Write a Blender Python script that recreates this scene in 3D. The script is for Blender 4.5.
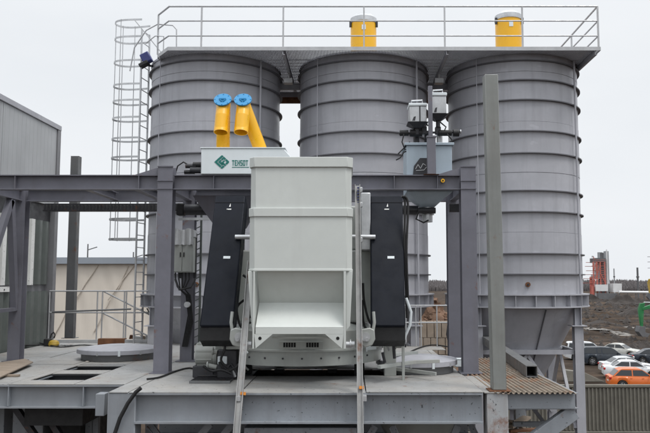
import bpy, bmesh, math, random
from mathutils import Vector, Matrix
random.seed(7)
R = math.radians
scene = bpy.context.scene
for o in list(bpy.data.objects): bpy.data.objects.remove(o)
C = scene.collection

# ------------------------------------------------------------------ camera, sky, sun
F, CX, CY, CAMZ = 720.0, 350.0, 216.5, 7.8
PITCH = math.atan(65.5 / F)
cam = bpy.data.cameras.new('camera'); cam_o = bpy.data.objects.new('camera', cam); C.objects.link(cam_o)
cam_o.location = (0, 0, CAMZ); cam_o.rotation_euler = (math.pi/2 + PITCH, 0, 0)
cam.sensor_width = 36; cam.lens = 36 * F / 650; cam.shift_x = -(CX - 325) / 650
cam.clip_start = .1; cam.clip_end = 6000
scene.camera = cam_o
SUN_EL, SUN_AZ = R(64), R(132)       # soft sun behind the clouds, behind and above the camera
w = bpy.data.worlds.new('World'); scene.world = w; w.use_nodes = True
nt = w.node_tree; bg = nt.nodes['Background']
sky = nt.nodes.new('ShaderNodeTexSky'); sky.sky_type = 'NISHITA'; sky.sun_disc = False
sky.sun_elevation = SUN_EL; sky.sun_rotation = SUN_AZ; sky.air_density = 1.0; sky.dust_density = 3
hs = nt.nodes.new('ShaderNodeHueSaturation'); hs.inputs['Saturation'].default_value = .25
nt.links.new(sky.outputs[0], hs.inputs['Color'])
tc = nt.nodes.new('ShaderNodeTexCoord'); nz = nt.nodes.new('ShaderNodeTexNoise')
nz.inputs['Scale'].default_value = 2.2; nz.inputs['Detail'].default_value = 5
mp = nt.nodes.new('ShaderNodeMapping'); mp.inputs['Scale'].default_value = (1, 1, 3.0)
nt.links.new(tc.outputs['Generated'], mp.inputs[0]); nt.links.new(mp.outputs[0], nz.inputs['Vector'])
cr = nt.nodes.new('ShaderNodeValToRGB')
cr.color_ramp.elements[0].position = .3; cr.color_ramp.elements[0].color = (8.1, 8.45, 8.85, 1)
cr.color_ramp.elements[1].position = .7; cr.color_ramp.elements[1].color = (8.9, 9.15, 9.45, 1)
nt.links.new(nz.outputs['Fac'], cr.inputs['Fac'])
sx_ = nt.nodes.new('ShaderNodeSeparateXYZ'); nt.links.new(tc.outputs['Generated'], sx_.inputs[0])
gr = nt.nodes.new('ShaderNodeMapRange'); gr.inputs[1].default_value = .3; gr.inputs[2].default_value = 1; gr.interpolation_type = 'SMOOTHSTEP'      # overcast sky: brighter overhead
gr.inputs[3].default_value = 1.03; gr.inputs[4].default_value = 2.5; nt.links.new(sx_.outputs[2], gr.inputs[0])
vm = nt.nodes.new('ShaderNodeVectorMath'); vm.operation = 'SCALE'
nt.links.new(cr.outputs[0], vm.inputs[0]); nt.links.new(gr.outputs[0], vm.inputs[3])
mx = nt.nodes.new('ShaderNodeMix'); mx.data_type = 'RGBA'; mx.inputs[0].default_value = .95
nt.links.new(hs.outputs[0], mx.inputs[6]); nt.links.new(vm.outputs[0], mx.inputs[7])
nt.links.new(mx.outputs[2], bg.inputs['Color']); bg.inputs['Strength'].default_value = .1
sl = bpy.data.lights.new('sun', 'SUN'); sl.energy = 1.5; sl.angle = R(18); sl.color = (1, .97, .93)
so = bpy.data.objects.new('sun', sl); C.objects.link(so); so.location = (0, -20, 40)
sd = Vector((math.sin(SUN_AZ) * math.cos(SUN_EL), math.cos(SUN_AZ) * math.cos(SUN_EL), math.sin(SUN_EL)))
so.rotation_euler = sd.to_track_quat('Z', 'Y').to_euler()
scene.view_settings.view_transform = 'Standard'; scene.view_settings.look = 'None'
scene.view_settings.gamma = 1; scene.view_settings.exposure = 0

# ------------------------------------------------------------------ pixel -> place
def _ray(px, py):
    u, v = (px - CX) / F, (CY - py) / F
    return u, math.cos(PITCH) - v * math.sin(PITCH), math.sin(PITCH) + v * math.cos(PITCH)
def at(px, py, Y):
    u, dy, dz = _ray(px, py); t = Y / dy
    return Vector((u * t, Y, CAMZ + dz * t))
def zz(py, Y): return at(CX, py, Y).z
def xx(px, py, Y): return at(px, py, Y).x
def onz(px, py, z):
    u, dy, dz = _ray(px, py); t = (z - CAMZ) / dz
    return Vector((u * t, dy * t, z))

# ------------------------------------------------------------------ materials
def srgb(r, g, b):
    f = lambda c: ((c/255 + .055)/1.055)**2.4 if c > 10 else c/255/12.92
    return (f(r), f(g), f(b))
MATS = {}
def mat(name, col, rough=.6, metal=0, var=.12, scale=1.5, streak=0, streak_col=(.1, .09, .085), rust=0, speck=0,
        bump=.0, bscale=30, rough_var=.12, spec=.5, patch=0, track=0, dust=0, rust_col=(.17, .06, .02)):
    m = bpy.data.materials.new(name); m.use_nodes = True; N = m.node_tree.nodes; L = m.node_tree.links
    b = N['Principled BSDF']; b.inputs['Metallic'].default_value = metal
    b.inputs['Specular IOR Level'].default_value = spec
    g = N.new('ShaderNodeNewGeometry')
    def noise(sc, det=6, mapping=None, rgh=.6):
        n = N.new('ShaderNodeTexNoise'); n.inputs['Scale'].default_value = sc; n.inputs['Detail'].default_value = det
        n.inputs['Roughness'].default_value = rgh
        if mapping:
            q = N.new('ShaderNodeMapping'); q.inputs['Scale'].default_value = mapping
            L.new(g.outputs['Position'], q.inputs[0]); L.new(q.outputs[0], n.inputs['Vector'])
        else: L.new(g.outputs['Position'], n.inputs['Vector'])
        return n.outputs['Fac']
    def ramp(src, lo, hi, a=0., c=1.):
        q = N.new('ShaderNodeMapRange'); q.inputs[1].default_value = lo; q.inputs[2].default_value = hi
        q.inputs[3].default_value = a; q.inputs[4].default_value = c; L.new(src, q.inputs[0]); return q.outputs[0]
    def mixc(fac, a, bb):
        q = N.new('ShaderNodeMix'); q.data_type = 'RGBA'
        if isinstance(fac, float): q.inputs[0].default_value = fac
        else: L.new(fac, q.inputs[0])
        for s, v in ((6, a), (7, bb)):
            if isinstance(v, tuple): q.inputs[s].default_value = (*v, 1)
            else: L.new(v, q.inputs[s])
        return q.outputs[2]
    lo = tuple(c * (1 - var) for c in col); hi = tuple(min(.95, c * (1 + var)) for c in col)
    c = mixc(ramp(noise(scale), .3, .7), lo, hi)
    c = mixc(ramp(noise(scale * 7, 3), .35, .75, 0, .5), c, tuple(x * (1 - var * .8) for x in col))
    if streak:
        s = ramp(noise(1.0, 5, (5.5, 5.5, .35)), .5, .78, 0, streak); c = mixc(s, c, streak_col)
    if track:
        s = ramp(noise(1.0, 7, (.018, .14, 1)), .45, .62, 0, track); c = mixc(s, c, (.02, .015, .012))
        s = ramp(noise(1.3, 7, (.03, .22, 1)), .58, .7, 0, track); c = mixc(s, c, (.115, .086, .066))
    if patch:      # paler touched-up paint
        s = ramp(noise(1.3, 3, (1, 1, 2.2)), .66, .7, 0, patch); c = mixc(s, c, tuple(min(.9, x*1.3) for x in col))
    if dust:
        s = ramp(noise(.8, 7), .42, .7, 0, dust); c = mixc(s, c, (.32, .29, .25))
    if rust:
        s = ramp(noise(3.1, 8, None, .7), .62 - rust * .22, .72 - rust * .12, 0, .85); c = mixc(s, c, rust_col)
    if speck:
        s = ramp(noise(22, 2), .69 - speck * .03, .71, 0, .85); c = mixc(s, c, (.03, .03, .032))
    L.new(c, b.inputs['Base Color'])
    r = ramp(noise(scale * 2.3, 4), .3, .7, max(.03, rough - rough_var), min(1, rough + rough_var))
    L.new(r, b.inputs['Roughness'])
    if bump:
        bp = N.new('ShaderNodeBump'); bp.inputs['Strength'].default_value = bump; bp.inputs['Distance'].default_value = .02
        L.new(noise(bscale, 6), bp.inputs['Height']); L.new(bp.outputs[0], b.inputs['Normal'])
    MATS[name] = m
    return m
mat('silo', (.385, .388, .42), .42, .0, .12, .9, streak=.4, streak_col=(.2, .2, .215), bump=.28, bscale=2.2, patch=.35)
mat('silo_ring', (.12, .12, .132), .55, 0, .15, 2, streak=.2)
mat('frame', (.15, .15, .178), .5, 0, .16, 1.6, streak=.3, rust=.03, bump=.05)
mat('deck', (.31, .312, .31), .6, 0, .2, 1.4, streak=.5, streak_col=(.17, .165, .155), dust=.6, rust=.06, speck=.4, bump=.1, bscale=14, patch=.5)
mat('beam', (.255, .275, .30), .5, 0, .14, 1.7, streak=.35, speck=1.0, rust=.03, bump=.06)
mat('beam_clean', (.245, .262, .285), .5, 0, .14, 1.3, streak=.4, streak_col=(.15,.15,.16), dust=.12, bump=.06)
mat('post_rusty', (.36, .37, .38), .55, 0, .15, 2.2, streak=.45, streak_col=(.2, .12, .07), rust=.5, speck=.7)
mat('skip', (.57, .595, .57), .4, 0, .06, 1.1, streak=.16, streak_col=(.38, .38, .36), bump=.03, bscale=6)
mat('machine', (.34, .36, .345), .5, 0, .12, 2.2, dust=.35, streak=.25)
mat('cover_black', (.009, .011, .017), .5, 0, .2, 2.5, bump=.02, spec=.14)
mat('rubber', (.012, .012, .013), .6, 0, .2, 5)
mat('darksteel', (.045, .045, .05), .5, .3, .3, 4, rust=.1)
mat('galv', (.52, .53, .54), .4, .55, .18, 5, streak=.15)
mat('rail_galv', (.46, .465, .475), .45, .3, .12, 6)
mat('rail_worn', (.33, .33, .325), .5, .1, .2, 4, streak=.4, streak_col=(.12, .1, .09), rust=.15)
mat('yellow', (.82, .43, .012), .34, 0, .05, 3, streak=.12, streak_col=(.4, .2, .02))
mat('blue', (.015, .23, .48), .35, 0, .06, 6)
mat('navy', (.03, .04, .16), .5, 0, .15, 6)
mat('white', (.68, .73, .75), .42, 0, .05, 1.5, streak=.12, streak_col=(.4, .4, .4))
mat('paleblue', (.36, .43, .49), .45, 0, .09, 1.8, streak=.3, streak_col=(.2, .22, .25))
mat('green_paint', (.004, .16, .135), .4, 0, .05, 5)
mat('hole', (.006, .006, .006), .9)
mat('rust', (.15, .065, .03), .85, 0, .4, 5, bump=.3, bscale=40)
mat('orange_mark', (.6, .22, .03), .7, 0, .3, 9, rust=.3)
mat('grey_post', (.215, .225, .215), .5, 0, .12, 2.5, streak=.35, rust=.05, dust=.1)
mat('dark_post', (.115, .12, .125), .5, 0, .15, 2.5, streak=.35, rust=.08, dust=.12)
mat('concrete', (.165, .155, .13), .85, 0, .18, 2.2, streak=.35, streak_col=(.14, .135, .12), bump=.2, bscale=25)
mat('cladding', (.40, .41, .42), .42, .1, .06, .5, streak=.2, streak_col=(.3, .3, .31), bump=.05, bscale=2)
mat('trim', (.19, .19, .20), .5, 0, .12, 2)
mat('greensheet', (.115, .13, .122), .45, .2, .2, 1.4, streak=.4, streak_col=(.06, .07, .065))
mat('white_paint', (.75, .75, .73), .6, 0, .1, 4, speck=.5)
mat('tarp', (.66, .60, .525), .75, 0, .08, .12, streak=.18, streak_col=(.5, .43, .36), bump=.2, bscale=.6)
mat('tarp_shade', (.53, .475, .41), .8, 0, .1, 1)  # darker tarp tone, shade put into the colour of the diagonal lines
mat('shed_roof', (.27, .30, .34), .55, 0, .08, .3)
mat('plywood', (.27, .215, .165), .8, 0, .18, 4, dust=.3)
mat('corrug', (.23, .19, .15), .65, 0, .25, 2.5, rust=.55, bump=.1, rust_col=(.24, .1, .04))
mat('mud', (.062, .044, .032), .95, 0, .5, .12, track=.85, dust=.04, spec=.08, bump=.6, bscale=2.5)
mat('dirt', (.04, .033, .029), .95, 0, .4, .35, bump=.7, bscale=3)
mat('rubble', (.17, .10, .065), .95, 0, .5, 1.3, bump=.5, bscale=8)
mat('snow', (.17, .16, .15), .8, 0, .2, 1, dust=.5)
mat('wood_far', (.15, .138, .138), 1, 0, .1, .02, spec=0)  # paled base colour, with distance haze mixed into it
mat('red', (.46, .13, .10), .6, 0, .2, .4)
mat('far_grey', (.34, .35, .36), .6, 0, .12, .2, streak=.2)
mat('far_dark', (.12, .12, .125), .7, 0, .2, .3)
mat('far_white', (.66, .66, .66), .6, 0, .08, .5)
mat('far_pink', (.48, .38, .36), .7, 0, .1, .5)
mat('exc_green', (.015, .17, .05), .5, 0, .2, 1, dust=.15)
mat('exc_yellow', (.42, .27, .02), .5, 0, .2, 1, dust=.3)
mat('car_orange', (.66, .15, .028), .28, .0, .04, 1, dust=.12)
mat('car_white', (.66, .68, .70), .28, 0, .04, 1, dust=.14)
mat('car_cream', (.50, .50, .47), .3, 0, .05, 1, dust=.18)
mat('car_dark', (.022, .03, .042), .3, .2, .1, 1, dust=.1)
mat('car_silver', (.62, .63, .64), .3, .3, .05, 1, dust=.1)
mat('glass', (.02, .024, .028), .08, 0, .1, 2, spec=.7, rough_var=.03)
mat('lamp_red', (.45, .015, .01), .25, 0, .05, 2)
mat('lamp_clear', (.7, .7, .68), .15, 0, .05, 2)
mat('tyre', (.018, .018, .018), .85, 0, .2, 5)
mat('wheel', (.32, .32, .33), .4, .6, .1, 5)

# ------------------------------------------------------------------ mesh builder
class MB:
    def __init__(s): s.v = []; s.f = []
    def add(s, vs, fs):
        n = len(s.v); s.v += [tuple(v) for v in vs]; s.f += [tuple(i + n for i in f) for f in fs]; return s
    def box(s, x0, x1, y0, y1, z0, z1):
        return s.add([(x0,y0,z0),(x1,y0,z0),(x1,y1,z0),(x0,y1,z0),(x0,y0,z1),(x1,y0,z1),(x1,y1,z1),(x0,y1,z1)],
                     [(0,3,2,1),(4,5,6,7),(0,1,5,4),(1,2,6,5),(2,3,7,6),(3,0,4,7)])
    def cbox(s, c, sx, sy, sz, rot=None):
        h = [Vector((a*sx/2, b*sy/2, d*sz/2)) for a,b,d in ((-1,-1,-1),(1,-1,-1),(1,1,-1),(-1,1,-1),(-1,-1,1),(1,-1,1),(1,1,1),(-1,1,1))]
        if rot: h = [rot @ p for p in h]
        return s.add([Vector(c) + p for p in h], [(0,3,2,1),(4,5,6,7),(0,1,5,4),(1,2,6,5),(2,3,7,6),(3,0,4,7)])
    def axes(s, p, q, up=(0,0,1)):
        d = (Vector(q) - Vector(p)).normalized(); u = Vector(up)
        if abs(d.dot(u)) > .98: u = Vector((0, 1, 0))
        a = d.cross(u).normalized(); return d, a, a.cross(d).normalized()
    def extr(s, p, q, prof, up=(0,0,1)):
        """prof: closed list of (side, up) offsets, counter-clockwise; swept from p to q"""
        p, q = Vector(p), Vector(q); d, a, b = s.axes(p, q, up); n = len(prof)
        vs = [p + a*x + b*y for x, y in prof] + [q + a*x + b*y for x, y in prof]
        return s.add(vs, [(i, (i+1) % n, n+(i+1) % n, n+i)[::-1] for i in range(n)] + [tuple(range(n)), tuple(range(2*n-1, n-1, -1))])
    def bar(s, p, q, w, h, up=(0,0,1)):
        return s.extr(p, q, [(-w/2,-h/2),(w/2,-h/2),(w/2,h/2),(-w/2,h/2)], up)
    def ibeam(s, p, q, w, h, tf=.014, tw=.01, up=(0,0,1)):
        W, H, t, f = w/2, h/2, tw/2, tf
        pr = [(-W,-H),(W,-H),(W,-H+f),(t,-H+f),(t,H-f),(W,H-f),(W,H),(-W,H),(-W,H-f),(-t,H-f),(-t,-H+f),(-W,-H+f)]
        p, q = Vector(p), Vector(q); d, a, b = s.axes(p, q, up); n = 12
        vs = [p + a*x + b*y for x, y in pr] + [q + a*x + b*y for x, y in pr]
        fs = [(i, (i+1) % n, n+(i+1) % n, n+i)[::-1] for i in range(n)]
        for o_, rv in ((0, 0), (n, 1)):
            for quad in ((0,1,2,11),(5,6,7,8),(10,3,4,9)):
                z_ = tuple(o_+i for i in quad); fs.append(z_[::-1] if rv else z_)
            fs.append(tuple(o_+i for i in ((11,2,3,10)))); fs.append(tuple(o_+i for i in ((9,4,5,8))))
        return s.add(vs, fs)
    def chan(s, p, q, w, h, t=.012, up=(0,0,1)):
        pr = [(0,-h/2),(w,-h/2),(w,-h/2+t),(t,-h/2+t),(t,h/2-t),(w,h/2-t),(w,h/2),(0,h/2)]
        return s.extr(p, q, pr, up)
    def tube(s, p, q, r0, r1=None, n=10, cap=True):
        r1 = r0 if r1 is None else r1; p, q = Vector(p), Vector(q); d, a, b = s.axes(p, q)
        vs = []
        for c, r in ((p, r0), (q, r1)):
            vs += [c + a*math.cos(2*math.pi*i/n)*r + b*math.sin(2*math.pi*i/n)*r for i in range(n)]
        fs = [(i, n+i, n+(i+1) % n, (i+1) % n) for i in range(n)]
        if cap: fs += [tuple(range(n)), tuple(range(2*n-1, n-1, -1))]
        return s.add(vs, fs)
    def path(s, pts, r, n=8):
        pts = [Vector(p) for p in pts]; rings = []; prev = None
        for i, p in enumerate(pts):
            d = (pts[min(i+1, len(pts)-1)] - pts[max(i-1, 0)]).normalized()
            if prev is None:
                u = Vector((0,0,1)) if abs(d.z) < .9 else Vector((1,0,0)); a = d.cross(u).normalized()
            else: a = (prev - d*prev.dot(d)).normalized()
            prev = a; b = d.cross(a)
            rings.append([p + a*math.cos(2*math.pi*k/n)*r + b*math.sin(2*math.pi*k/n)*r for k in range(n)])
        vs = [v for rg in rings for v in rg]; fs = []
        for i in range(len(rings)-1):
            for k in range(n): fs.append((i*n+k, i*n+(k+1) % n, (i+1)*n+(k+1) % n, (i+1)*n+k))
        fs += [tuple(range(n-1,-1,-1)), tuple(range((len(rings)-1)*n, len(rings)*n))]
        return s.add(vs, fs)
    def lathe(s, prof, c=(0,0,0), n=48, a0=0, a1=2*math.pi, closed=False):
        c = Vector(c); full = abs(a1 - a0 - 2*math.pi) < 1e-6; m = len(prof); k = n if full else n+1
        vs = []
        for i in range(k):
            a = a0 + (a1-a0)*i/n
            vs += [c + Vector((math.cos(a)*r, math.sin(a)*r, z)) for r, z in prof]
        fs = []; jm = m if closed else m-1
        for i in range(n):
            i2 = (i+1) % k
            for j in range(jm): fs.append((i*m+j, i2*m+j, i2*m+(j+1) % m, i*m+(j+1) % m))
        return s.add(vs, fs)
    def prism(s, poly, vec):
        n = len(poly); vec = Vector(vec); vs = [Vector(p) for p in poly]; vs += [p + vec for p in vs[:n]]
        return s.add(vs, [tuple(range(n)), tuple(range(2*n-1, n-1, -1))] + [(i, n+i, n+(i+1) % n, (i+1) % n) for i in range(n)])
    def mesh(s, name, smooth=True):
        me = bpy.data.meshes.new(name); me.from_pydata(s.v, [], s.f)
        bm = bmesh.new(); bm.from_mesh(me); bmesh.ops.recalc_face_normals(bm, faces=bm.faces); bm.to_mesh(me); bm.free()
        if smooth:
            me.shade_smooth(); me.set_sharp_from_angle(angle=R(32))
        return me
    def build(s, name, m, parent=None, bevel=0, loc=None):
        o = bpy.data.objects.new(name, s.mesh(name)); C.objects.link(o)
        o.data.materials.append(MATS[m])
        if parent: o.parent = parent
        if loc: o.location = loc
        if bevel:
            b = o.modifiers.new('bevel', 'BEVEL'); b.width = bevel; b.segments = 2; b.limit_method = 'ANGLE'; b.angle_limit = R(40)
            b.harden_normals = False
        return o
def tag(o, label, cat, group=None):
    o['label'] = label; o['category'] = cat
    if group: o['group'] = group
    return o
def thing(name, label, cat, loc=(0,0,0), rz=0, group=None):
    o = bpy.data.objects.new(name, None); C.objects.link(o); o.location = loc; o.rotation_euler = (0,0,rz)
    o.empty_display_size = .2
    return tag(o, label, cat, group)
def kind(o, k): o['kind'] = k; return o
def inst(o, parent, loc=None, rz=None):
    c = o.copy(); C.objects.link(c); c.parent = parent
    if loc is not None: c.location = loc
    if rz is not None: c.rotation_euler = (0,0,rz)
    return c
def copy_tree(o, parent=None):
    c = o.copy(); C.objects.link(c); c.parent = parent
    for ch in [k for k in bpy.data.objects if k.parent == o]: copy_tree(ch, c)
    return c

DZ = 6.40                 # top of the mixer deck
GZ = 0.0                  # ground

# ================================================================== SETTING: ground
def hash2(x, y): 
    n = math.sin(x*12.9898 + y*78.233) * 43758.5453; return n - math.floor(n)
def vnoise(x, y):
    xi, yi = math.floor(x), math.floor(y); fx, fy = x-xi, y-yi; fx = fx*fx*(3-2*fx); fy = fy*fy*(3-2*fy)
    a, b, c, d = hash2(xi,yi), hash2(xi+1,yi), hash2(xi,yi+1), hash2(xi+1,yi+1)
    return (a*(1-fx)+b*fx)*(1-fy) + (c*(1-fx)+d*fx)*fy
def fbm(x, y): return vnoise(x,y)*.55 + vnoise(x*2.1,y*2.1)*.28 + vnoise(x*4.3,y*4.3)*.17
def ground_h(x, y):
    t = max(0, min(1, (y - 82) / 25)) * max(0, min(1, (700 - y) / 200))
    h = (fbm(x*.06, y*.06) - .45) * 2.6 * t
    h += (fbm(x*.5+9, y*.5) - .5) * .9 * t
    b = math.exp(-((y - 132 - 6*math.sin(x*.05))/10)**2) * 1.6 + math.exp(-((y - 215)/18)**2) * 2.0
    return h + b * (t > 0) * (.6 + .6 * vnoise(x*.05, 3)) - .02
xs = [-3000,-1200,-500,-200,-100] + [-60 + 3*i for i in range(88)] + [230,300,450,800,1500,3000]
ys = [-400,-100,0,20,40,60,72] + [80 + 2.5*i for i in range(76)] + [285,310,340,380,450,550,700,1000,1600,3000,5000]
g = MB(); nx = len(xs)
g.v = [(x, y, ground_h(x, y) if 75 < y < 900 and -100 < x < 400 else -.02) for y in ys for x in xs]
g.f = [(j*nx+i, j*nx+i+1, (j+1)*nx+i+1, (j+1)*nx+i) for j in range(len(ys)-1) for i in range(nx-1)]
kind(g.build('ground', 'mud'), 'structure')

# far wooded ridge
rd = MB(); pts = []
for i in range(81):
    x = -1600 + 40*i
    h = 5 + 5*fbm(i*.13, 5) ; pts.append((x, h))
rd.v = [(x, 640, -1) for x, h in pts] + [(x, 760, h) for x, h in pts] + [(x, 1100, h*.8) for x, h in pts]
k = len(pts); rd.f = [(j*k+i, j*k+i+1, (j+1)*k+i+1, (j+1)*k+i) for j in range(2) for i in range(k-1)]
kind(rd.build('wooded_ridge', 'wood_far'), 'structure')
wd = MB()
for i in range(15000):
    x = random.uniform(-60, 420); y = random.uniform(600, 780)
    base = max(0, (y - 640)/120) * 5 if y < 760 else 5
    h = random.uniform(2.0, 6.0) * (.3 + 1.3*fbm(x*.03, 1)); r = random.uniform(.3, .8)
    a0 = random.random()*6.28
    vs = [(x, y, base-2)]
    for k_ in range(5):
        a = a0 + k_*1.257; rr = r*random.uniform(.6, 1.2)
        vs.append((x + math.cos(a)*rr, y + math.sin(a)*rr, base + h*random.uniform(.6, .85)))
    vs.append((x + random.uniform(-.6,.6), y, base + h))
    wd.add(vs, [(0,1+k_,1+(k_+1) % 5) for k_ in range(5)] + [(6,1+(k_+1) % 5,1+k_) for k_ in range(5)])
wo = wd.build('far_woodland', 'wood_far'); kind(wo, 'stuff'); tag(wo, 'bare grey brown woodland along the horizon', 'woodland')

# ================================================================== LEFT CLAD BUILDING
WX = xx(60, 127, 17.2)          # plane of its long wall
wz = zz(127, 17.2); WY1 = 17.2; WY0 = 9.0
bld = thing('clad_building', 'grey metal clad industrial building with vertical panels beyond the deck', 'building', (WX, WY1, 0))
def wpart(mb, name, m, par=bld, bevel=0): 
    o = mb.build(name, m, par, bevel); o.matrix_parent_inverse = Matrix.Translation((-WX, -WY1, 0)); return o
lowz = zz(196, 15.0)
core = MB().box(WX-12, WX-.12, WY0, WY1-.02, 0, wz-.05); wpart(core, 'wall', 'trim')
npan = 3; pw = (WY1 - .16 - WY0) / npan
for i in range(npan):
    y0 = WY0 + i*pw
    m = MB().box(WX-.1, WX-.002*(i % 2), y0+.006, y0+pw-.006, lowz, wz-.105)
    for k in range(14):
        yy = y0 + pw*(k+.5)/14; m.box(WX-.004, WX+.002, yy-.012, yy+.012, lowz+.02, wz-.12)
    wpart(m, 'cladding_panel', 'cladding')
wpart(MB().box(WX-.12, WX+.035, WY0, WY1+.03, wz-.1, wz+.02), 'eaves_trim', 'silo', bevel=.008)
wpart(MB().box(WX-.12, WX+.03, WY1-.15, WY1+.02, .0, wz-.105), 'corner_trim', 'trim', bevel=.008)
wpart(MB().box(WX-12, WX-.13, WY0, WY1+.02, wz-.04, wz+.05), 'roof', 'trim')
# recessed dark band with posts, then greenish sheets and a white bolted strip
wpart(MB().box(WX-.11, WX-.09, WY0, WY1-.16, lowz-.38, lowz-.005), 'dark_band', 'darksteel')
zmid = zz(290, 14.2)
for i in range(22):
    y0 = WY0 + .06 + i*(WY1-WY0-.24)/22; d = (WY1-WY0-.24)/22
    m = MB().prism([(WX-.1, y0+.004, lowz-.385), (WX-.05, y0+d*.25, lowz-.385), (WX-.05, y0+d*.7, lowz-.385), (WX-.1, y0+d-.004, lowz-.385)], (0,0,zmid+.1-(lowz-.385)))
    wpart(m, 'upper_sheet', 'greensheet')
    m = MB().prism([(WX-.1, y0+.004, zmid-.05), (WX-.02, y0+d*.25, zmid-.05), (WX-.02, y0+d*.7, zmid-.05), (WX-.1, y0+d-.004, zmid-.05)], (0,0,-zmid+.05))
    wpart(m, 'lower_sheet', 'greensheet')
st = MB().box(WX-.1, WX+.01, WY0, 15.6, zmid-.045, zmid+.06); wpart(st, 'white_strip', 'white_paint')
for yy in (13.2, 14.55, 15.85):
    m = MB().box(WX-.1, WX+.015, yy, yy+.16, zmid+.09, lowz-.4); wpart(m, 'white_patch', 'white_paint')
m = MB()
for i in range(26): m.tube((WX+.008, WY0+.2+i*.25, zmid), (WX+.02, WY0+.2+i*.25, zmid), .02, n=6)
kind(wpart(m, 'bolts', 'darksteel'), 'stuff')
st = MB().box(WX-.1, WX+.012, WY0, 14.3, lowz-.95, lowz-.86); wpart(st, 'white_strip', 'white_paint')

# ================================================================== BEIGE SHED
SY = 52.0
sz0, sz1 = zz(264, SY), zz(257.5, SY)
sx0, sx1 = xx(-40, 260, SY), xx(262, 260, SY)
shed = thing('storage_shed', 'long beige fabric covered storage shed with grey roof edge', 'shed', ((sx0+sx1)/2, SY, 0))
def sp(mb, n, m, b=0):
    o = mb.build(n, m, shed, b); o.matrix_parent_inverse = Matrix.Translation((-(sx0+sx1)/2, -SY, 0)); return o
nb = 9
for i in range(nb):
    a = sx0 + (sx1-sx0)*i/nb; b = sx0 + (sx1-sx0)*(i+1)/nb
    m = MB(); ns = 14; rows = 10
    vs = []
    for j in range(rows+1):
        for q in range(ns+1):
            u = q/ns; v = j/rows
            dep = .07*math.sin(math.pi*u)**2 * math.sin(math.pi*v) * (1+.5*math.sin(3*i+2*v)) + .05*math.sin(math.pi*u)*math.sin((u*5+v*4)*3.0+i)
            vs.append((a+(b-a)*u, SY+dep, sz0*v))
    m.add(vs, [(j*(ns+1)+q, j*(ns+1)+q+1, (j+1)*(ns+1)+q+1, (j+1)*(ns+1)+q) for j in range(rows) for q in range(ns)])
    m.box(a+.03, b-.03, SY+.35, SY+.5, 0, sz0)
    sp(m, 'fabric_panel', 'tarp')
m = MB().box(sx0-.3, sx1+.3, SY-.35, SY+14, sz0+.01, sz1); sp(m, 'roof', 'shed_roof')
sp(MB().box(sx0, sx1, SY+.55, SY+13.5, 0, sz0), 'wall', 'tarp')
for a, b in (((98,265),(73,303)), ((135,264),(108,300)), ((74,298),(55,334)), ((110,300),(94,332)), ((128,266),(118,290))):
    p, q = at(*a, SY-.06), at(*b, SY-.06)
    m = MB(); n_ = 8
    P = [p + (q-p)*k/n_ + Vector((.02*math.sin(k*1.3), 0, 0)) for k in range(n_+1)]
    m.path(P, .04, 6); sp(m, 'shade_line', 'tarp_shade')  # thin darker strips drawn for stay lines and wrinkle shadows on the tarp
# thin masts beyond the shed
for px, y0, lab in ((88, 244, 'thin grey mast rising over the left part of the beige shed roof'), (133.5, 252, 'short dark mast over the beige shed roof beside the caged ladder')):
    Yp = 70; t = thing('mast', lab, 'mast', (xx(px, y0, Yp), Yp, 0))
    MB().tube((0,0,0), (0,0,zz(y0, Yp)), .13, .06).build('pole', 'far_dark', t)
    MB().bar((-.02,0,zz(y0+6,Yp)), (.9,0,zz(y0+3,Yp)), .08, .08).build('arm', 'far_dark', t)

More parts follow.
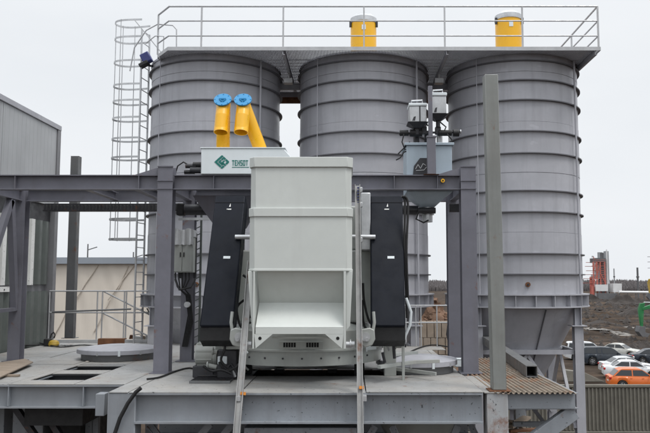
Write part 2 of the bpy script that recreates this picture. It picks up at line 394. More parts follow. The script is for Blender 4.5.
# ================================================================== SILOS
SYC, SR = 17.7, 1.58
ring_py = [60.5, 80, 99.8, 131, 153, 190.5, 211.7, 253.5, 274.2]
seam_py = [71, 121, 172, 232]
SN = SYC - SR
rz_ = [zz(p, SN) for p in ring_py]; seamz = [zz(p, SN) for p in seam_py]
z_top = zz(51.5, SN); z_fl1 = zz(295, SN); z_fl0 = zz(307.5, SN); z_leg = zz(326, 16.6); z_cone = zz(408, SYC)
SILO_X = [xx(215, 200, SYC), xx(363.5, 200, SYC), xx(513.5, 200, SYC)]
SILO_LAB = ['left grey steel cement silo behind the yellow elbow pipes and the caged ladder',
            'middle grey steel cement silo directly behind the pale skip bucket',
            'right grey steel cement silo with its cone and legs in full view']
def make_silo():
    t = thing('cement_silo', SILO_LAB[0], 'silo', (SILO_X[0], SYC, 0), group='row of three cement silos')
    bounds = [z_top] + seamz + [z_fl1]
    for i in range(len(bounds)-1):
        r = SR - (.006 if i % 2 else 0)
        MB().lathe([(r-.02, bounds[i+1]), (r, bounds[i+1]+.003), (r, bounds[i]-.003), (r-.02, bounds[i])], n=72).build('shell_course', 'silo', t)
    MB().lathe([(.001, z_top+.25), (.5, z_top+.2), (SR+.02, z_top+.01), (SR+.02, z_top-.04), (SR-.03, z_top-.04)], n=72).build('roof', 'silo', t)
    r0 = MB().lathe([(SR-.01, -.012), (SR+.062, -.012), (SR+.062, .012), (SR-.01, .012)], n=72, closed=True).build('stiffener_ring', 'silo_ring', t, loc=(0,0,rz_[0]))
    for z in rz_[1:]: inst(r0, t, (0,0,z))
    f0 = MB().lathe([(SR-.01, -.014), (SR+.14, -.014), (SR+.14, .014), (SR-.01, .014)], n=72, closed=True).build('flange_ring', 'silo', t, loc=(0,0,z_fl1))
    inst(f0, t, (0,0,z_fl0))
    MB().lathe([(SR-.02, z_fl0+.015), (SR+.004, z_fl0+.015), (SR+.004, z_fl1-.015), (SR-.02, z_fl1-.015)], n=72).build('skirt', 'silo', t)
    g0 = MB().box(SR+.002, SR+.128, -.008, .008, z_fl0+.016, z_fl1-.016).build('gusset', 'silo', t)
    for i in range(1, 24): inst(g0, t, (0,0,0), i*2*math.pi/24 + .04)
    MB().lathe([(SR-.03, z_fl0-.016), (.2, z_cone), (.2, z_cone-.4), (.14, z_cone-.4)], n=48).build('cone', 'silo', t)
    zr_ = zz(346.5, SYC); rr_ = SR - (SR-.2)*(z_fl0-zr_)/(z_fl0-z_cone)
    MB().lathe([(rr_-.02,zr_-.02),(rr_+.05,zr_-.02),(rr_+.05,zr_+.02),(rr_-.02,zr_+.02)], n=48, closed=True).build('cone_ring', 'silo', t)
    for a in (-1.36, .21, 1.78, 3.35):
        m = MB(); e = Vector((math.cos(a), math.sin(a), 0))
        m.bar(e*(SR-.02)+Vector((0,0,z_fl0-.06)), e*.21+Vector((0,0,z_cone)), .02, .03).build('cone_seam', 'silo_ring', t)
    MB().lathe([(.19,z_cone-.012),(.32,z_cone-.012),(.32,z_cone+.012),(.19,z_cone+.012)], n=32, closed=True).build('outlet_flange', 'silo_ring', t)
    q = SR * .7071
    for sx in (-1, 1):
        for sy in (-1, 1):
            x, y = sx*q*1.02, sy*q*1.02
            leg = MB().ibeam((x, y, 0), (x, y, z_leg), .2, .2, .016, .012, up=(0,1,0)).build('leg', 'silo', t)
            MB().box(x-.17, x+.17, y-.17, y+.17, z_leg+.001, z_leg+.022).box(x-.17, x+.17, y-.17, y+.17, .0, .025).build('plate', 'silo', leg)
            MB().bar((x-.07, y, z_leg+.022), (x-.07, y, z_fl0-.015), .16, .014, up=(1,0,0)).bar((x+.07, y, z_leg+.022), (x+.07, y, z_fl0-.015), .16, .014, up=(1,0,0)).bar((x, y-.02*sy, z_leg+.022), (x, y-.02*sy, z_fl0-.015), .13, .014, up=(0,1,0)).build('bracket', 'silo', leg)
    zb = zz(352, 16.6)
    for sy in (-1, 1):
        MB().bar((-q+.08, sy*q, zb), (q-.08, sy*q, zb), .07, .1).build('tie', 'silo', t)
        MB().bar((sy*q, -q+.08, zb-.002), (sy*q, q-.08, zb-.002), .07, .1).build('tie', 'silo', t)
        for sx in (-1, 1):
            MB().bar((sx*q, sy*q*.93, zb-1.7), (0, sy*q*.93, zb-.06), .07, .07).build('diagonal_brace', 'silo', t)
            MB().bar((sx*q*.93, sy*q, zb-1.7), (sx*q*.93, 0, zb-.06), .07, .07).build('diagonal_brace', 'silo', t)
        MB().bar((-q+.08, sy*q, 1.6), (q-.08, sy*q, 1.6), .07, .1).build('tie', 'silo', t)
    # slim filling pipe and cable conduit down the shell
    for a, rr in ((R(-42), .024), (R(-131), .011)):
        e = Vector((math.cos(a), math.sin(a), 0)) * (SR + .085)
        MB().tube(e + Vector((0,0,z_fl1-.2)), e + Vector((0,0,z_top-.06)), rr, n=8).build('riser_pipe', 'silo', t)
    a = R(-93); e = Vector((math.cos(a), math.sin(a), 0)); zp = zz(284.5, SN)
    n_ = MB().tube(e*(SR-.01)+Vector((0,0,zp)), e*(SR+.05)+Vector((0,0,zp)), .055, n=14).build('level_sensor', 'rust', t)
    MB().tube(e*(SR+.05)+Vector((0,0,zp)), e*(SR+.09)+Vector((0,0,zp)), .025, n=8).build('cap', 'darksteel', n_)
    return t
s0 = make_silo()
silos = [s0]
for i in (1, 2):
    c = copy_tree(s0); c.location = (SILO_X[i], SYC, 0); c['label'] = SILO_LAB[i]; silos.append(c)
for i, ang in ((0, .35), (1, 0), (2, 0)):
    pass

# ---- top walkway across the silos
PY0, PY1 = SYC - 1.95, SYC + 1.95
pz = zz(46.8, PY0); pt = .085
PX1 = xx(600.5, 48, PY0); PXc = xx(168, 48, PY0); PX0 = PXc - .38
wk = thing('top_walkway', 'grey steel walkway with pipe railing spanning the tops of the silos', 'walkway', (0, SYC, 0))
wkp = lambda mb, n, m='silo', b=0, par=wk: (lambda o: (setattr(o, 'matrix_parent_inverse', Matrix.Translation((0, -SYC, 0))) if par is wk else None, o)[1])(mb.build(n, m, par, b))
outl = [(PXc, PY0), (PX1, PY0), (PX1, PY1), (PX0, PY1), (PX0, PY0+.55)]
m = MB(); x = PX0 + .03      # open bar grating floor
while x < PX1 - .03:
    y0_ = PY0 + .012 + max(0, (PXc - x) / (PXc - PX0) * .55)
    m.box(x, x+.024, y0_, PY1-.012, pz-.045, pz-.012); x += .034
for k in range(1, 14): m.box(PX0+.03, PX1-.03, PY0+.56+k*.24, PY0+.572+k*.24, pz-.06, pz-.051)
kind(wkp(m, 'floor_grating', 'silo'), 'stuff')
for a, b in zip(outl, outl[1:] + outl[:1]):
    a, b = Vector((*a, pz-pt/2)), Vector((*b, pz-pt/2)); wkp(MB().bar(a, b, .012, pt), 'fascia', 'rail_galv')
for x in (SILO_X[0]+1.83, SILO_X[1]+1.83, PX1-.12):
    wkp(MB().chan((x, PY0+.02, pz-pt-.03), (x, PY1-.02, pz-pt-.03), .05, .12), 'joist', 'silo')
for k in (0, 1):
    a, b = SILO_X[k]+1.3, SILO_X[k+1]-1.3
    for y, dz_, m_ in ((SYC+.35, .2, 'silo'), (SYC+.9, .42, 'rust'), (SYC+1.2, .2, 'silo')):
        wkp(MB().chan((a, y, pz-pt-dz_), (b, y, pz-pt-dz_), .06, .16), 'bearer', m_)
    x = (a+b)/2; wkp(MB().box(x-.12, x+.1, SYC-.5, SYC-.3, pz-pt-.33, pz-pt-.21), 'junction_box', 'galv', .01); wkp(MB().box(x-.02, x+.02, SYC-.42, SYC-.38, pz-pt-.209, pz-pt), 'hanger', 'galv')
RT, RM, RK = zz(6, PY0), zz(20.5, PY0), zz(35.5, PY0)
HP = [(PX0, PY1), (PX0, PY0+.55), (PXc, PY0+.03), (PX1-.03, PY0+.03), (PX1-.03, PY1), (PX0, PY1)]
for nm, z, r in (('top_rail', RT, .021), ('mid_rail', RM, .017), ('knee_rail', RK, .017)):
    for i, (a, b) in enumerate(zip(HP, HP[1:])):
        if i == 0: continue
        wkp(MB().tube((*a, z), (*b, z), r, n=8), nm, 'rail_galv')
posts = [(xx(p, 40, PY0), PY0+.03) for p in (201, 283, 364, 445, 523)] + [(PX1-.03, PY0+.03), (PX0, PY0+.55), (PX1-.03, SYC), (PX1-.03, PY1), (PX0, PY1)]
posts += [(PX0 + (PX1-PX0)*k/6, PY1) for k in range(1, 6)]
for x, y in posts:
    wkp(MB().bar((x, y, pz), (x, y, RT-.015), .035, .035, up=(0,1,0)), 'post', 'rail_galv')
# ladder-landing hoop
p0 = Vector((PX0+.42, PY0+.62, pz)); 
wkp(MB().path([p0, p0+Vector((-.01,0,.62)), p0+Vector((-.1,0,.72)), p0+Vector((-.45,-.02,.74)), p0+Vector((-.72,0,.6)), p0+Vector((-1.0,.05,.2)), p0+Vector((-1.1,.08,-.35))], .016), 'grab_rail', 'rail_galv')
p1 = p0 + Vector((-.28,-.1,0)); wkp(MB().path([p1, p1+Vector((0,0,.42)), p1+Vector((-.2,0,.43)), p1+Vector((-.42,0,.25))], .014), 'grab_rail', 'rail_galv')
wkp(MB().bar(p0+Vector((-.3,-.1,.0)), p0+Vector((-1.0,-.05,.85)), .03, .02), 'gate_bar', 'rail_galv')

# ---- yellow dust filters
def dust_filter(px, lab, y0):
    Yf = SYC + .1; x = xx(px, 40, Yf); rr = 13.2/F*Yf
    t = thing('dust_filter', lab, 'filter', (x, Yf, pz-.04), group='yellow dust filters on the silo roofs')
    zr = zz(y0+8, Yf) - pz + .04; zc = zz(y0-.5, Yf) - pz + .04
    MB().lathe([(.001,0),(rr,0),(rr,zr),(.001,zr)], n=40).build('drum', 'yellow', t)
    MB().lathe([(rr,-.014),(rr+.016,-.014),(rr+.016,.014),(rr,.014)], n=40, closed=True).build('clamp_band', 'galv', t, loc=(0,0,zr-.01))
    cp = MB().lathe([(rr+.015,zr+.005),(rr+.01,zr+(zc-zr)*.45),(rr*.75,zr+(zc-zr)*.85),(rr*.35,zc),(.001,zc)], n=40).build('cap', 'galv', t)
    MB().box(-.05,.05,-rr-.008,-rr+.01,zr-.27,zr-.15).build('sticker', 'white', t)
    for a in (R(200), R(340)):
        MB().cbox((math.cos(a)*(rr+.03), math.sin(a)*(rr+.03), zr-.06), .05, .05, .16).build('latch', 'darksteel', t)
    MB().lathe([(rr-.001,.12),(rr+.006,.12),(rr+.006,.14),(rr-.001,.14)], n=40, closed=True).build('seam', 'yellow', t)
dust_filter(363.5, 'yellow drum filter with grey cap above the middle silo', 15.5)
dust_filter(508.5, 'yellow drum filter with grey cap above the right silo', 12.5)

# ---- caged ladder left of the left silo
LY = SYC - .75
lx0, lx1 = xx(141, 200, LY), xx(149, 200, LY)
ld = thing('caged_ladder', 'tall galvanised caged ladder climbing the left silo', 'ladder', ((lx0+lx1)/2, LY, 0))
def lp(mb, n, m='rail_galv'):
    o = mb.build(n, m, ld); o.matrix_parent_inverse = Matrix.Translation((-(lx0+lx1)/2, -LY, 0)); return o
# stringers stand one behind the other: the ladder faces left
lb = Vector((xx(145.5, 200, LY+.3), LY+.3, 0)); la = Vector((xx(137.5, 200, LY-.12), LY-.12, 0))
lz0, lz1 = DZ-.02, pz + .8
for p in (la, lb): lp(MB().bar(p+Vector((0,0,lz0)), p+Vector((0,0,lz1)), .03, .06, up=(0,1,0)), 'stringer', 'galv')
z = lz0 + .2
while z < lz1:
    lp(MB().tube(la+Vector((0,0,z)), lb+Vector((0,0,z)), .011, n=6), 'rung'); z += .29
ctr = (la+lb)/2; ax = (lb-la).normalized(); out = Vector((-ax.y, ax.x, 0)); 
if out.x > 0: out = -out
hz = [zz(p, LY) for p in (21.5, 38, 61.5, 85, 101, 118, 138.5, 157.5, 179.5, 199, 219, 239)]
NP = 15
def hoop_pt(t):      # t 0..1 from la round to lb
    a = math.pi * t
    return ctr - ax*math.cos(a)*(.23 + .14*math.sin(a)) + out*math.sin(a)**.75*.78
for h in hz:
    m = MB(); pts = [hoop_pt(i/NP) for i in range(NP+1)]
    for a, b in zip(pts, pts[1:]): m.bar(a+Vector((0,0,h)), b+Vector((0,0,h)), .008, .045)
    lp(m, 'cage_hoop', 'galv')
for t in (.2, .5, .68, .86):
    p = hoop_pt(t); lp(MB().bar(p+Vector((0,0,hz[-1]-.03)), p+Vector((0,0,hz[0]+.03)), .03, .006, up=out), 'cage_strap')
bl = at(146.5, 60, LY-.1)
t = thing('blue_beacon_box', 'small navy blue box with dark underside beside the ladder top', 'box', bl)
rt = Matrix.Rotation(R(-28), 3, 'Y')
MB().cbox((0,0,.04), .22, .2, .24, rt).build('housing', 'navy', t, .02); MB().cbox((-.05,0,-.11), .23, .22, .08, rt).build('base', 'rubber', t, .01)
MB().bar((.02,.12,-.1),(.35,.35,-.1),.04,.04).build('bracket','darksteel',t)

# ================================================================== MIXER PLATFORM (steel deck on posts)
FY = onz(300, 392, DZ).y                 # front edge of main deck
LYF = onz(60, 384, DZ).y                 # front edge of left wing
PL = xx(108, 392, FY); PR = xx(489, 392, FY)
plat = thing('mixer_platform', 'grey steel mixer platform with plated deck on deep beams', 'platform', (0, FY, 0))
def pp(mb, n, m='beam', b=0, par=None):
    o = mb.build(n, m, par or plat, b)
    if par is None: o.matrix_parent_inverse = Matrix.Translation((0, -FY, 0))
    return o
bh = DZ - zz(423, FY)
tp = .014
# front beam between posts
px0, px1 = xx(135, 392, FY), xx(483, 392, FY)
pxm = xx(240.5, 400, FY)
pp(MB().ibeam((px0, FY+.1, DZ-tp-bh/2), (pxm-.007, FY+.1, DZ-tp-bh/2), .2, bh-.004, .022, .014), 'front_beam', 'beam_clean')
pp(MB().ibeam((pxm+.007, FY+.1, DZ-tp-bh/2), (px1, FY+.1, DZ-tp-bh/2), .2, bh-.004, .022, .014), 'front_beam', 'beam')
for px in (240.5, 364, 300, 430): 
    if px in (300, 430): continue
    x = xx(px, 400, FY); pp(MB().box(x-.006, x+.006, FY+.005, FY+.09, DZ-bh+.012, DZ-tp-.026), 'stiffener', 'beam')
# posts
for px, w_, m_ in ((121, .36, 'beam_clean'), (498, .27, 'post_rusty')):
    x = xx(px, 410, FY); pp(MB().box(x-w_/2, x+w_/2, FY+.012, FY+.3, 0, DZ-tp-.002), 'post', m_, .012)
for px in (121, 498, 300):
    x = xx(px, 410, FY); pp(MB().ibeam((x, 13.4, 0), (x, 13.4, DZ-.35), .25, .25, up=(0,1,0)), 'rear_post', 'beam')
# deck plates: front strip in three plates, then rows
def plate(x0, x1, y0, y1, m='deck', dz=0.): return pp(MB().box(x0+.006, x1-.006, y0+.004, y1-.004, DZ-tp+dz, DZ+dz), 'deck_plate', m, .002)
YS = onz(300, 375.5, DZ).y
xa, xb, xc, xd = PL, xx(240, 392, FY), xx(366, 392, FY), xx(484, 392, FY)
XL2 = onz(165, 372, DZ).x
plate(xa, xa+.26, FY, YS); plate(xa+.26, xb, FY, YS, dz=-.002); plate(xb, xc, FY, YS, dz=-.008); plate(xc, xd, FY, YS, dz=.004)
plate(xd, xd+.0+.22, FY, YS, 'deck', -.004)
yb = YS; rows = [(YS, 11.9), (11.9, 13.6), (13.6, 15.2)]
for j, (y0, y1) in enumerate(rows):
    if j == 0: segs = [(xa, -1.62), (1.02, xd)]
    elif j == 1: segs = [(xa, -2.3), (-2.3, -1.2), (-1.2, .2), (.2, 1.3), (1.3, xd)]
    else: segs = [(-5.6, -4.2), (-4.2, -2.9), (-2.9, -1.5), (-1.5, 0), (0, .9), (.9, 1.6), (1.6, xd)]
    for q, (x0, x1) in enumerate(segs): plate(x0, x1, y0, y1, dz=-.003*((q+j) % 3))
# left wing with rectangular openings
O1a, O1b = onz(30, 380, DZ), onz(101.6, 373.4, DZ); O2a, O2b = onz(63.5, 370, DZ), onz(121, 365.8, DZ)
ox0 = (O1a.x + O2a.x)/2; ox1 = (onz(84,380.3,DZ).x + onz(111,370.4,DZ).x)/2
WXl = WX + .15
plate(ox0-.13, ox1, LYF, O1a.y); plate(ox1, PL+.0, LYF, rows[0][1]); plate(ox0-.13, ox0, O1a.y, 12.9)
plate(ox0, ox1, O1b.y, O2a.y); plate(ox0, ox1, O2b.y, O2b.y+.16); plate(ox0, ox1, 12.35, 13.6); plate(ox1, PL, rows[0][1], 13.6)
lw = ox0 - .14
for (x0, x1, y0, y1) in ((WXl, lw, LYF, 11.3), (WXl, lw, 11.3, 12.5), (WXl, lw, 12.5, 13.6), (WXl, -5.6, 13.6, 15.2), (WXl, -4.8, 15.2, 17.2), (-4.8, -3.2, 15.2, 17.2), (-3.2,-1.2,15.2,16.0),(-1.2,.9,15.2,16.0),(.9,2.0,15.2,16.0)):
    plate(x0, x1, y0, y1, dz=random.choice((0,-.004,-.007)))
# left wing beams
lbh = DZ - zz(407.5, LYF)
pp(MB().ibeam((WX-2, LYF+.09, DZ-tp-lbh/2), (PL-.02, LYF+.09, DZ-tp-lbh/2), .18, lbh-.004, .02, .012), 'wing_beam', 'beam_clean')
for px in (8, 83): 
    x = xx(px, 395, LYF); pp(MB().box(x-.006, x+.006, LYF+.004, LYF+.082, DZ-lbh+.014, DZ-tp-.024), 'stiffener', 'beam')
for y0 in (O1b.y+.06, O2b.y+.08):
    pp(MB().ibeam((ox0-.12, y0, DZ-tp-.12), (ox1+.1, y0, DZ-tp-.12), .12, .22), 'cross_beam', 'darksteel')  # beams inside the openings painted dark to stand for shade
for x in (ox0-.07, ox1+.1, PL+.3, -1.6, 1.25, xd-.05):
    pp(MB().ibeam((x, FY+.35 if x > PL else LYF+.22, DZ-tp-.15), (x, 16.8 if x < -2 else 15.1, DZ-tp-.15), .16, .26), 'long_beam', 'beam')
# braces and columns below the left wing
for a, b in (((14, 405), (38, 440)), ((41, 405), (58, 432))):
    p, q = at(*a, LYF+.5), at(*b, LYF+.5); d_ = (q-p); pp(MB().bar(p, p+d_*3, .1, .08), 'underside_brace', 'darksteel')
for px, w_ in ((-6, .3), (28, .46), (88, .16), (95, .1)):
    Yc = LYF+1.1 if px > 60 else LYF+.9; x = xx(px, 420, Yc); pp(MB().box(x-w_/2, x+w_/2, Yc, Yc+w_, 0, DZ-.3), 'column', 'beam', .008)
x0, x1 = xx(53, 420, 11), xx(81, 420, 11)
pp(MB().box(x0, x1, 11.0, 12.6, DZ-2.2, DZ-.28), 'chute_box', 'rubber', .01)
x0, x1 = xx(97.5, 400, FY+.4), xx(106.5, 400, FY+.4)
pp(MB().box(x0, x1, FY+.32, FY+.5, zz(415, FY+.4), zz(393, FY+.4)), 'bracket_box', 'beam_clean', .006)
pp(MB().box(ox0-.02, ox1+.02, O1a.y-.1, 12.4, DZ-.62, DZ-.3), 'opening_shade_box', 'rubber')  # black box added below the deck openings as their shaded inside
pp(MB().box(-1.75, 1.0, YS+.02, 12.7, DZ-.7, DZ-.12), 'pan_shade_box', 'rubber')  # black box added beneath the pan to paint the shadow gap
# lower cross members under the front beam
zl = zz(427, FY+.25)
pp(MB().box(xx(244,430,FY+.2), xx(357,430,FY+.2), FY+.2, FY+.9, zl-.7, zl), 'discharge_casing', 'beam', .01)
for a, b in (((375,426),(350,470)), ((392,426),(412,470)), ((458,426),(440,470)), ((470,424),(492,470)), ((150,424),(185,470)), ((232,424),(196,470)), ((210,424),(170,470))):
    pp(MB().chan(at(*a, FY+.5), at(*b, FY+.5), .05, .09), 'underside_brace', 'beam')
pp(MB().ibeam((px0, 10.6, DZ-.62), (px1, 10.6, DZ-.62), .16, .3), 'lower_beam', 'beam')
hp = at(420, 440, 10.3)
pp(MB().lathe([(.62,.35),(.62,.0),(.22,-.9),(.22,-1.3)], (hp.x, 10.9, hp.z+.15), n=32), 'discharge_hopper', 'machine')

# ================================================================== PORTAL FRAME on the deck
QY, QB = onz(162.5, 372.8, DZ).y, onz(186, 361, DZ).y
PXL, PXR = xx(162.5, 372, QY), xx(470, 372, QY)
PXLL = onz(28, 358, DZ).x
fz0, fz1 = zz(190, QY), zz(175.5, QY); fh = fz1 - fz0
por = thing('portal_frame', 'purple grey steel portal frame standing over the mixer', 'frame', (PXL, QY, DZ))
def fp(mb, n, m='frame', b=0, par=None):
    o = mb.build(n, m, par or por, b)
    if par is None: o.matrix_parent_inverse = Matrix.Translation((-PXL, -QY, -DZ))
    return o
fzm = (fz0+fz1)/2; cw = 15/F*QY
fp(MB().ibeam((PXLL-.6, QY, fzm), (PXL-cw/2-.002, QY, fzm), .16, fh), 'front_beam')
fp(MB().ibeam((PXL+cw/2+.002, QY, fzm), (PXR-cw/2-.002, QY, fzm), .16, fh), 'front_beam')
zt = zz(167, QY)
for x in (PXL, PXR):
    c = fp(MB().ibeam((x, QY, DZ+.015), (x, QY, zt), cw, .22, .014, .01, up=(0,1,0)).box(x-cw/2+.014, x+cw/2-.014, QY-.098, QY-.09, DZ+.02, zt-.02), 'column')
    fp(MB().box(x-cw/2-.05, x+cw/2+.05, QY-.16, QY+.16, DZ+.001, DZ+.0145), 'base_plate', par=None)
    for z in (zz(181.5, QY), zz(189.5, QY), zt-.008):
        fp(MB().box(x-cw/2-.004, x+cw/2+.004, QY-.125, QY-.0985, z-.008, z+.008), 'stiffener')
# sloping haunches beside the column heads
def haunch(xc, sgn):
    x0 = xc + sgn*(cw/2+.003); 
    fp(MB().prism([(x0, QY-.08, fz1+.002), (x0+sgn*.36, QY-.08, fz1+.002), (x0, QY-.08, zt-.02)], (0,.16,0)), 'haunch')
haunch(PXL, -1); haunch(PXR, -1)
for x, yb_ in ((PXL, 0), (PXR, 0), (PXLL, 0)):
    fp(MB().ibeam((x, QB, DZ+.015), (x, QB, fz1), .21, .21, up=(0,1,0)), 'column')
    fp(MB().box(x-.17, x+.17, QB-.16, QB+.16, DZ+.001, DZ+.0145), 'base_plate')
    fp(MB().ibeam((x, QY+.115, fzm), (x, QB-.11, fzm), .12, fh-.01), 'side_beam')
fp(MB().ibeam((PXLL+.11, QB, fzm), (PXL-.11, QB, fzm), .16, fh-.004), 'back_beam')
fp(MB().ibeam((PXL+.11, QB, fzm-.001), (PXR-.11, QB, fzm-.001), .16, fh-.004), 'back_beam')
for px in (17, 140, 214.5, 300, 394, 437):
    x = xx(px, 182, QY); fp(MB().box(x-.005, x+.005, QY-.078, QY-.006, fz0+.016, fz1-.016), 'stiffener')
for x in (xx(84, 190, QY), xx(134, 190, QY)):
    fp(MB().ibeam((x, QY+.085, fzm-.03), (x-.02, QB-.085, fzm-.03), .1, .14), 'cross_member')
apx = Vector((PXLL, (QY+QB)/2+.4, fz0-.02))
fp(MB().bar(apx, (PXLL, QY+.12, DZ+.8), .1, .12), 'chevron_brace'); fp(MB().bar(apx, (PXLL, QB-.1, DZ+.9), .1, .12), 'chevron_brace')
fp(MB().bar((PXLL, QY-.5, DZ+.9), (PXLL, QB, DZ+.92), .09, .06), 'side_rail')
fp(MB().ibeam((PXLL, QY, DZ+.015), (PXLL, QY, fz0-.002), cw, .2, up=(0,1,0)), 'column')
# eye bolt on right haunch
e = at(442.5, 181, QY-.03)
fp(MB().tube(e, e+Vector((0,-.05,0)), .03, n=14), 'lifting_eye', 'yellow'); fp(MB().tube(e+Vector((0,-.051,0)), e+Vector((0,-.056,0)), .013, n=10), 'eye_hole', 'hole')

# tall dark post far left on the deck, cable tray
pb = onz(70, 338, DZ)
t = thing('square_post', 'plain dark square steel post standing on the far left deck', 'post', (pb.x, pb.y, DZ))
hgt = zz(157, pb.y) - DZ
MB().box(-.105, .105, -.105, .105, .012, hgt).build('tube', 'dark_post', t, .012); MB().box(-.16, .16, -.16, .16, 0, .0115).build('base_plate', 'dark_post', t)
MB().box(-.105, .105, -.105, .105, hgt+.001, hgt+.008).build('cap', 'dark_post', t)
ty = QB + .45; z0, z1 = zz(211, ty), zz(203.5, ty); x0, x1 = xx(43, 205, ty), xx(205, 205, ty)
t = thing('cable_tray', 'dark perforated cable tray running below the left frame beam', 'cable tray', (x0, ty, z0))
m = MB(); L_ = x1-x0; hh = z1-z0
m.box(0, L_, 0, .012, 0, hh*.16).box(0, L_, 0, .012, hh*.84, hh); n_ = 46
for i in range(n_): m.box(L_*(i+.28)/n_, L_*(i+.72)/n_, 0, .012, hh*.16, hh*.84)
m.build('side', 'darksteel', t); MB().box(0, L_, .03, .034, .01, hh-.01).build('lining', 'dark_post', t); MB().box(0, L_, .036, .16, 0, .006).build('bottom', 'darksteel', t)
m = MB()
for k in range(4): m.path([(L_*i/12, .06+.025*k, .02+.012*math.sin(i*1.7+k)) for i in range(13)], .012, 6)
m.build('cables', 'rubber', t)

# tall post on the right front corner
pb = onz(499, 391, DZ); pb.y = FY + .15; pb.x = xx(498.5, 391, pb.y)
hgt = zz(76, pb.y) - DZ
t = thing('corner_post', 'tall weathered square tube post rising from the right front platform corner', 'post', (pb.x, pb.y, DZ))
lean = -.035
pw = 13.6/F*pb.y/2
m = MB().add([(a*pw + (lean if k else 0), b*pw, hgt*k + .014*(1-k)) for k in (0, 1) for a, b in ((-1,-1),(1,-1),(1,1),(-1,1))],
             [(0,3,2,1),(4,5,6,7),(0,1,5,4),(1,2,6,5),(2,3,7,6),(3,0,4,7)])
m.build('tube', 'grey_post', t, .01)
MB().box(-.14, .14, -.13, .13, .0, .013).build('base_plate', 'rust', t)

# ================================================================== MIXER
MX, MY, MR = xx(303, 360, 11.55), 11.55, 1.24
mz0, mz1 = zz(366.5, MY-MR), zz(351, MY-MR)
mix = thing('concrete_mixer', 'pale grey pan mixer with black slanted drive covers behind the skip', 'mixer', (MX, MY, DZ))
def mxp(mb, n, m='machine', b=0, par=None):
    o = mb.build(n, m, par or mix, b)
    if par is None: o.matrix_parent_inverse = Matrix.Translation((-MX, -MY, -DZ))
    return o
mxp(MB().lathe([(.001,mz0),(MR,mz0),(MR,mz1),(MR-.05,mz1),(MR-.05,mz1-.01)], (MX,MY,0), n=72), 'pan')
mxp(MB().lathe([(MR-.06,mz1-.012),(MR+.035,mz1-.012),(MR+.035,mz1+.012),(MR-.06,mz1+.012)], (MX,MY,0), n=72, closed=True), 'flange_ring')
mxp(MB().lathe([(MR-.05,mz1-.005),(MR-.07,mz1+.26),(MR-.35,mz1+.36),(.001,mz1+.36)], (MX,MY,0), n=64), 'pan_cover')
for a in (R(60), R(120), R(180), 0):
    x, y = MX+math.cos(a)*(MR-.35), MY+math.sin(a)*(MR-.35)
    mxp(MB().box(x-.08,x+.08,y-.08,y+.08,DZ-.12,mz0-.004), 'foot', 'rubber', .004)  # feet coloured black to merge with the painted shade under the pan
m = MB()
for i in range(30):
    a = R(-150 + i*4.2); p = Vector((MX+math.cos(a)*(MR), MY+math.sin(a)*(MR), (mz0+mz1)/2)); e = Vector((math.cos(a), math.sin(a), 0))
    if i % 3 == 0: m.tube(p-e*.01, p+e*.012, .014, n=8)
kind(mxp(m, 'bolts', 'darksteel'), 'stuff')
# rating plates with two printed vents
yp = MY-MR-.02; x0, x1 = xx(279, 345, yp), xx(323, 345, yp)
pl = mxp(MB().box(x0, x1, yp, yp+.03, zz(349, yp), zz(341.5, yp)), 'plate', 'machine', .002)
for a, b in ((283, 296), (306, 319)):
    n_ = 5
    for k in range(n_):
        xa_ = xx(a+(b-a)*k/n_+.3, 345, yp); xb_ = xx(a+(b-a)*(k+1)/n_-.3, 345, yp)
        o = MB().box(xa_-x0, xb_-x0, -.004, .0, zz(347.2, yp)-zz(349,yp), zz(342.6, yp)-zz(349,yp)).build('vent_slot', 'hole', pl)
        o.matrix_parent_inverse = Matrix.Translation((0,0,0)); o.location = (x0, yp, zz(349, yp))
# upper housing behind the skip
hx0, hx1 = xx(238, 250, 11.2), xx(372, 250, 11.2)
mxp(MB().box(hx0, hx1, 11.0, 12.1, mz1+.36, zz(250, 11.0)), 'gear_housing', 'machine', .03)
mxp(MB().box(hx0+.2, hx1-.2, 11.1, 12.0, zz(250, 11.0)+.002, zz(205, 11.0)), 'feed_hood', 'machine', .03)
x0, x1 = xx(361, 220, 10.8), xx(370.5, 220, 10.8)
mxp(MB().box(x0, x1, 10.75, 11.3, zz(250, 10.8), zz(193, 10.8)), 'vent_duct', 'galv', .012)
for py, a, b in ((237, 242, 249), (237, 358, 372)):
    p, q = at(a, py, 10.6), at(b, py, 10.6); mxp(MB().tube(p-Vector((.1,0,0)), q+Vector((.05,0,0)), .035, n=14), 'shaft', 'galv')
for px, py in ((359, 240), (359, 205), (359, 190)):
    p = at(px, py, 10.35); mxp(MB().cbox(p, .1, .1, .07).tube(p+Vector((0,-.055,0)), p+Vector((0,-.09,0)), .028, n=6), 'clamp', 'galv', .006)
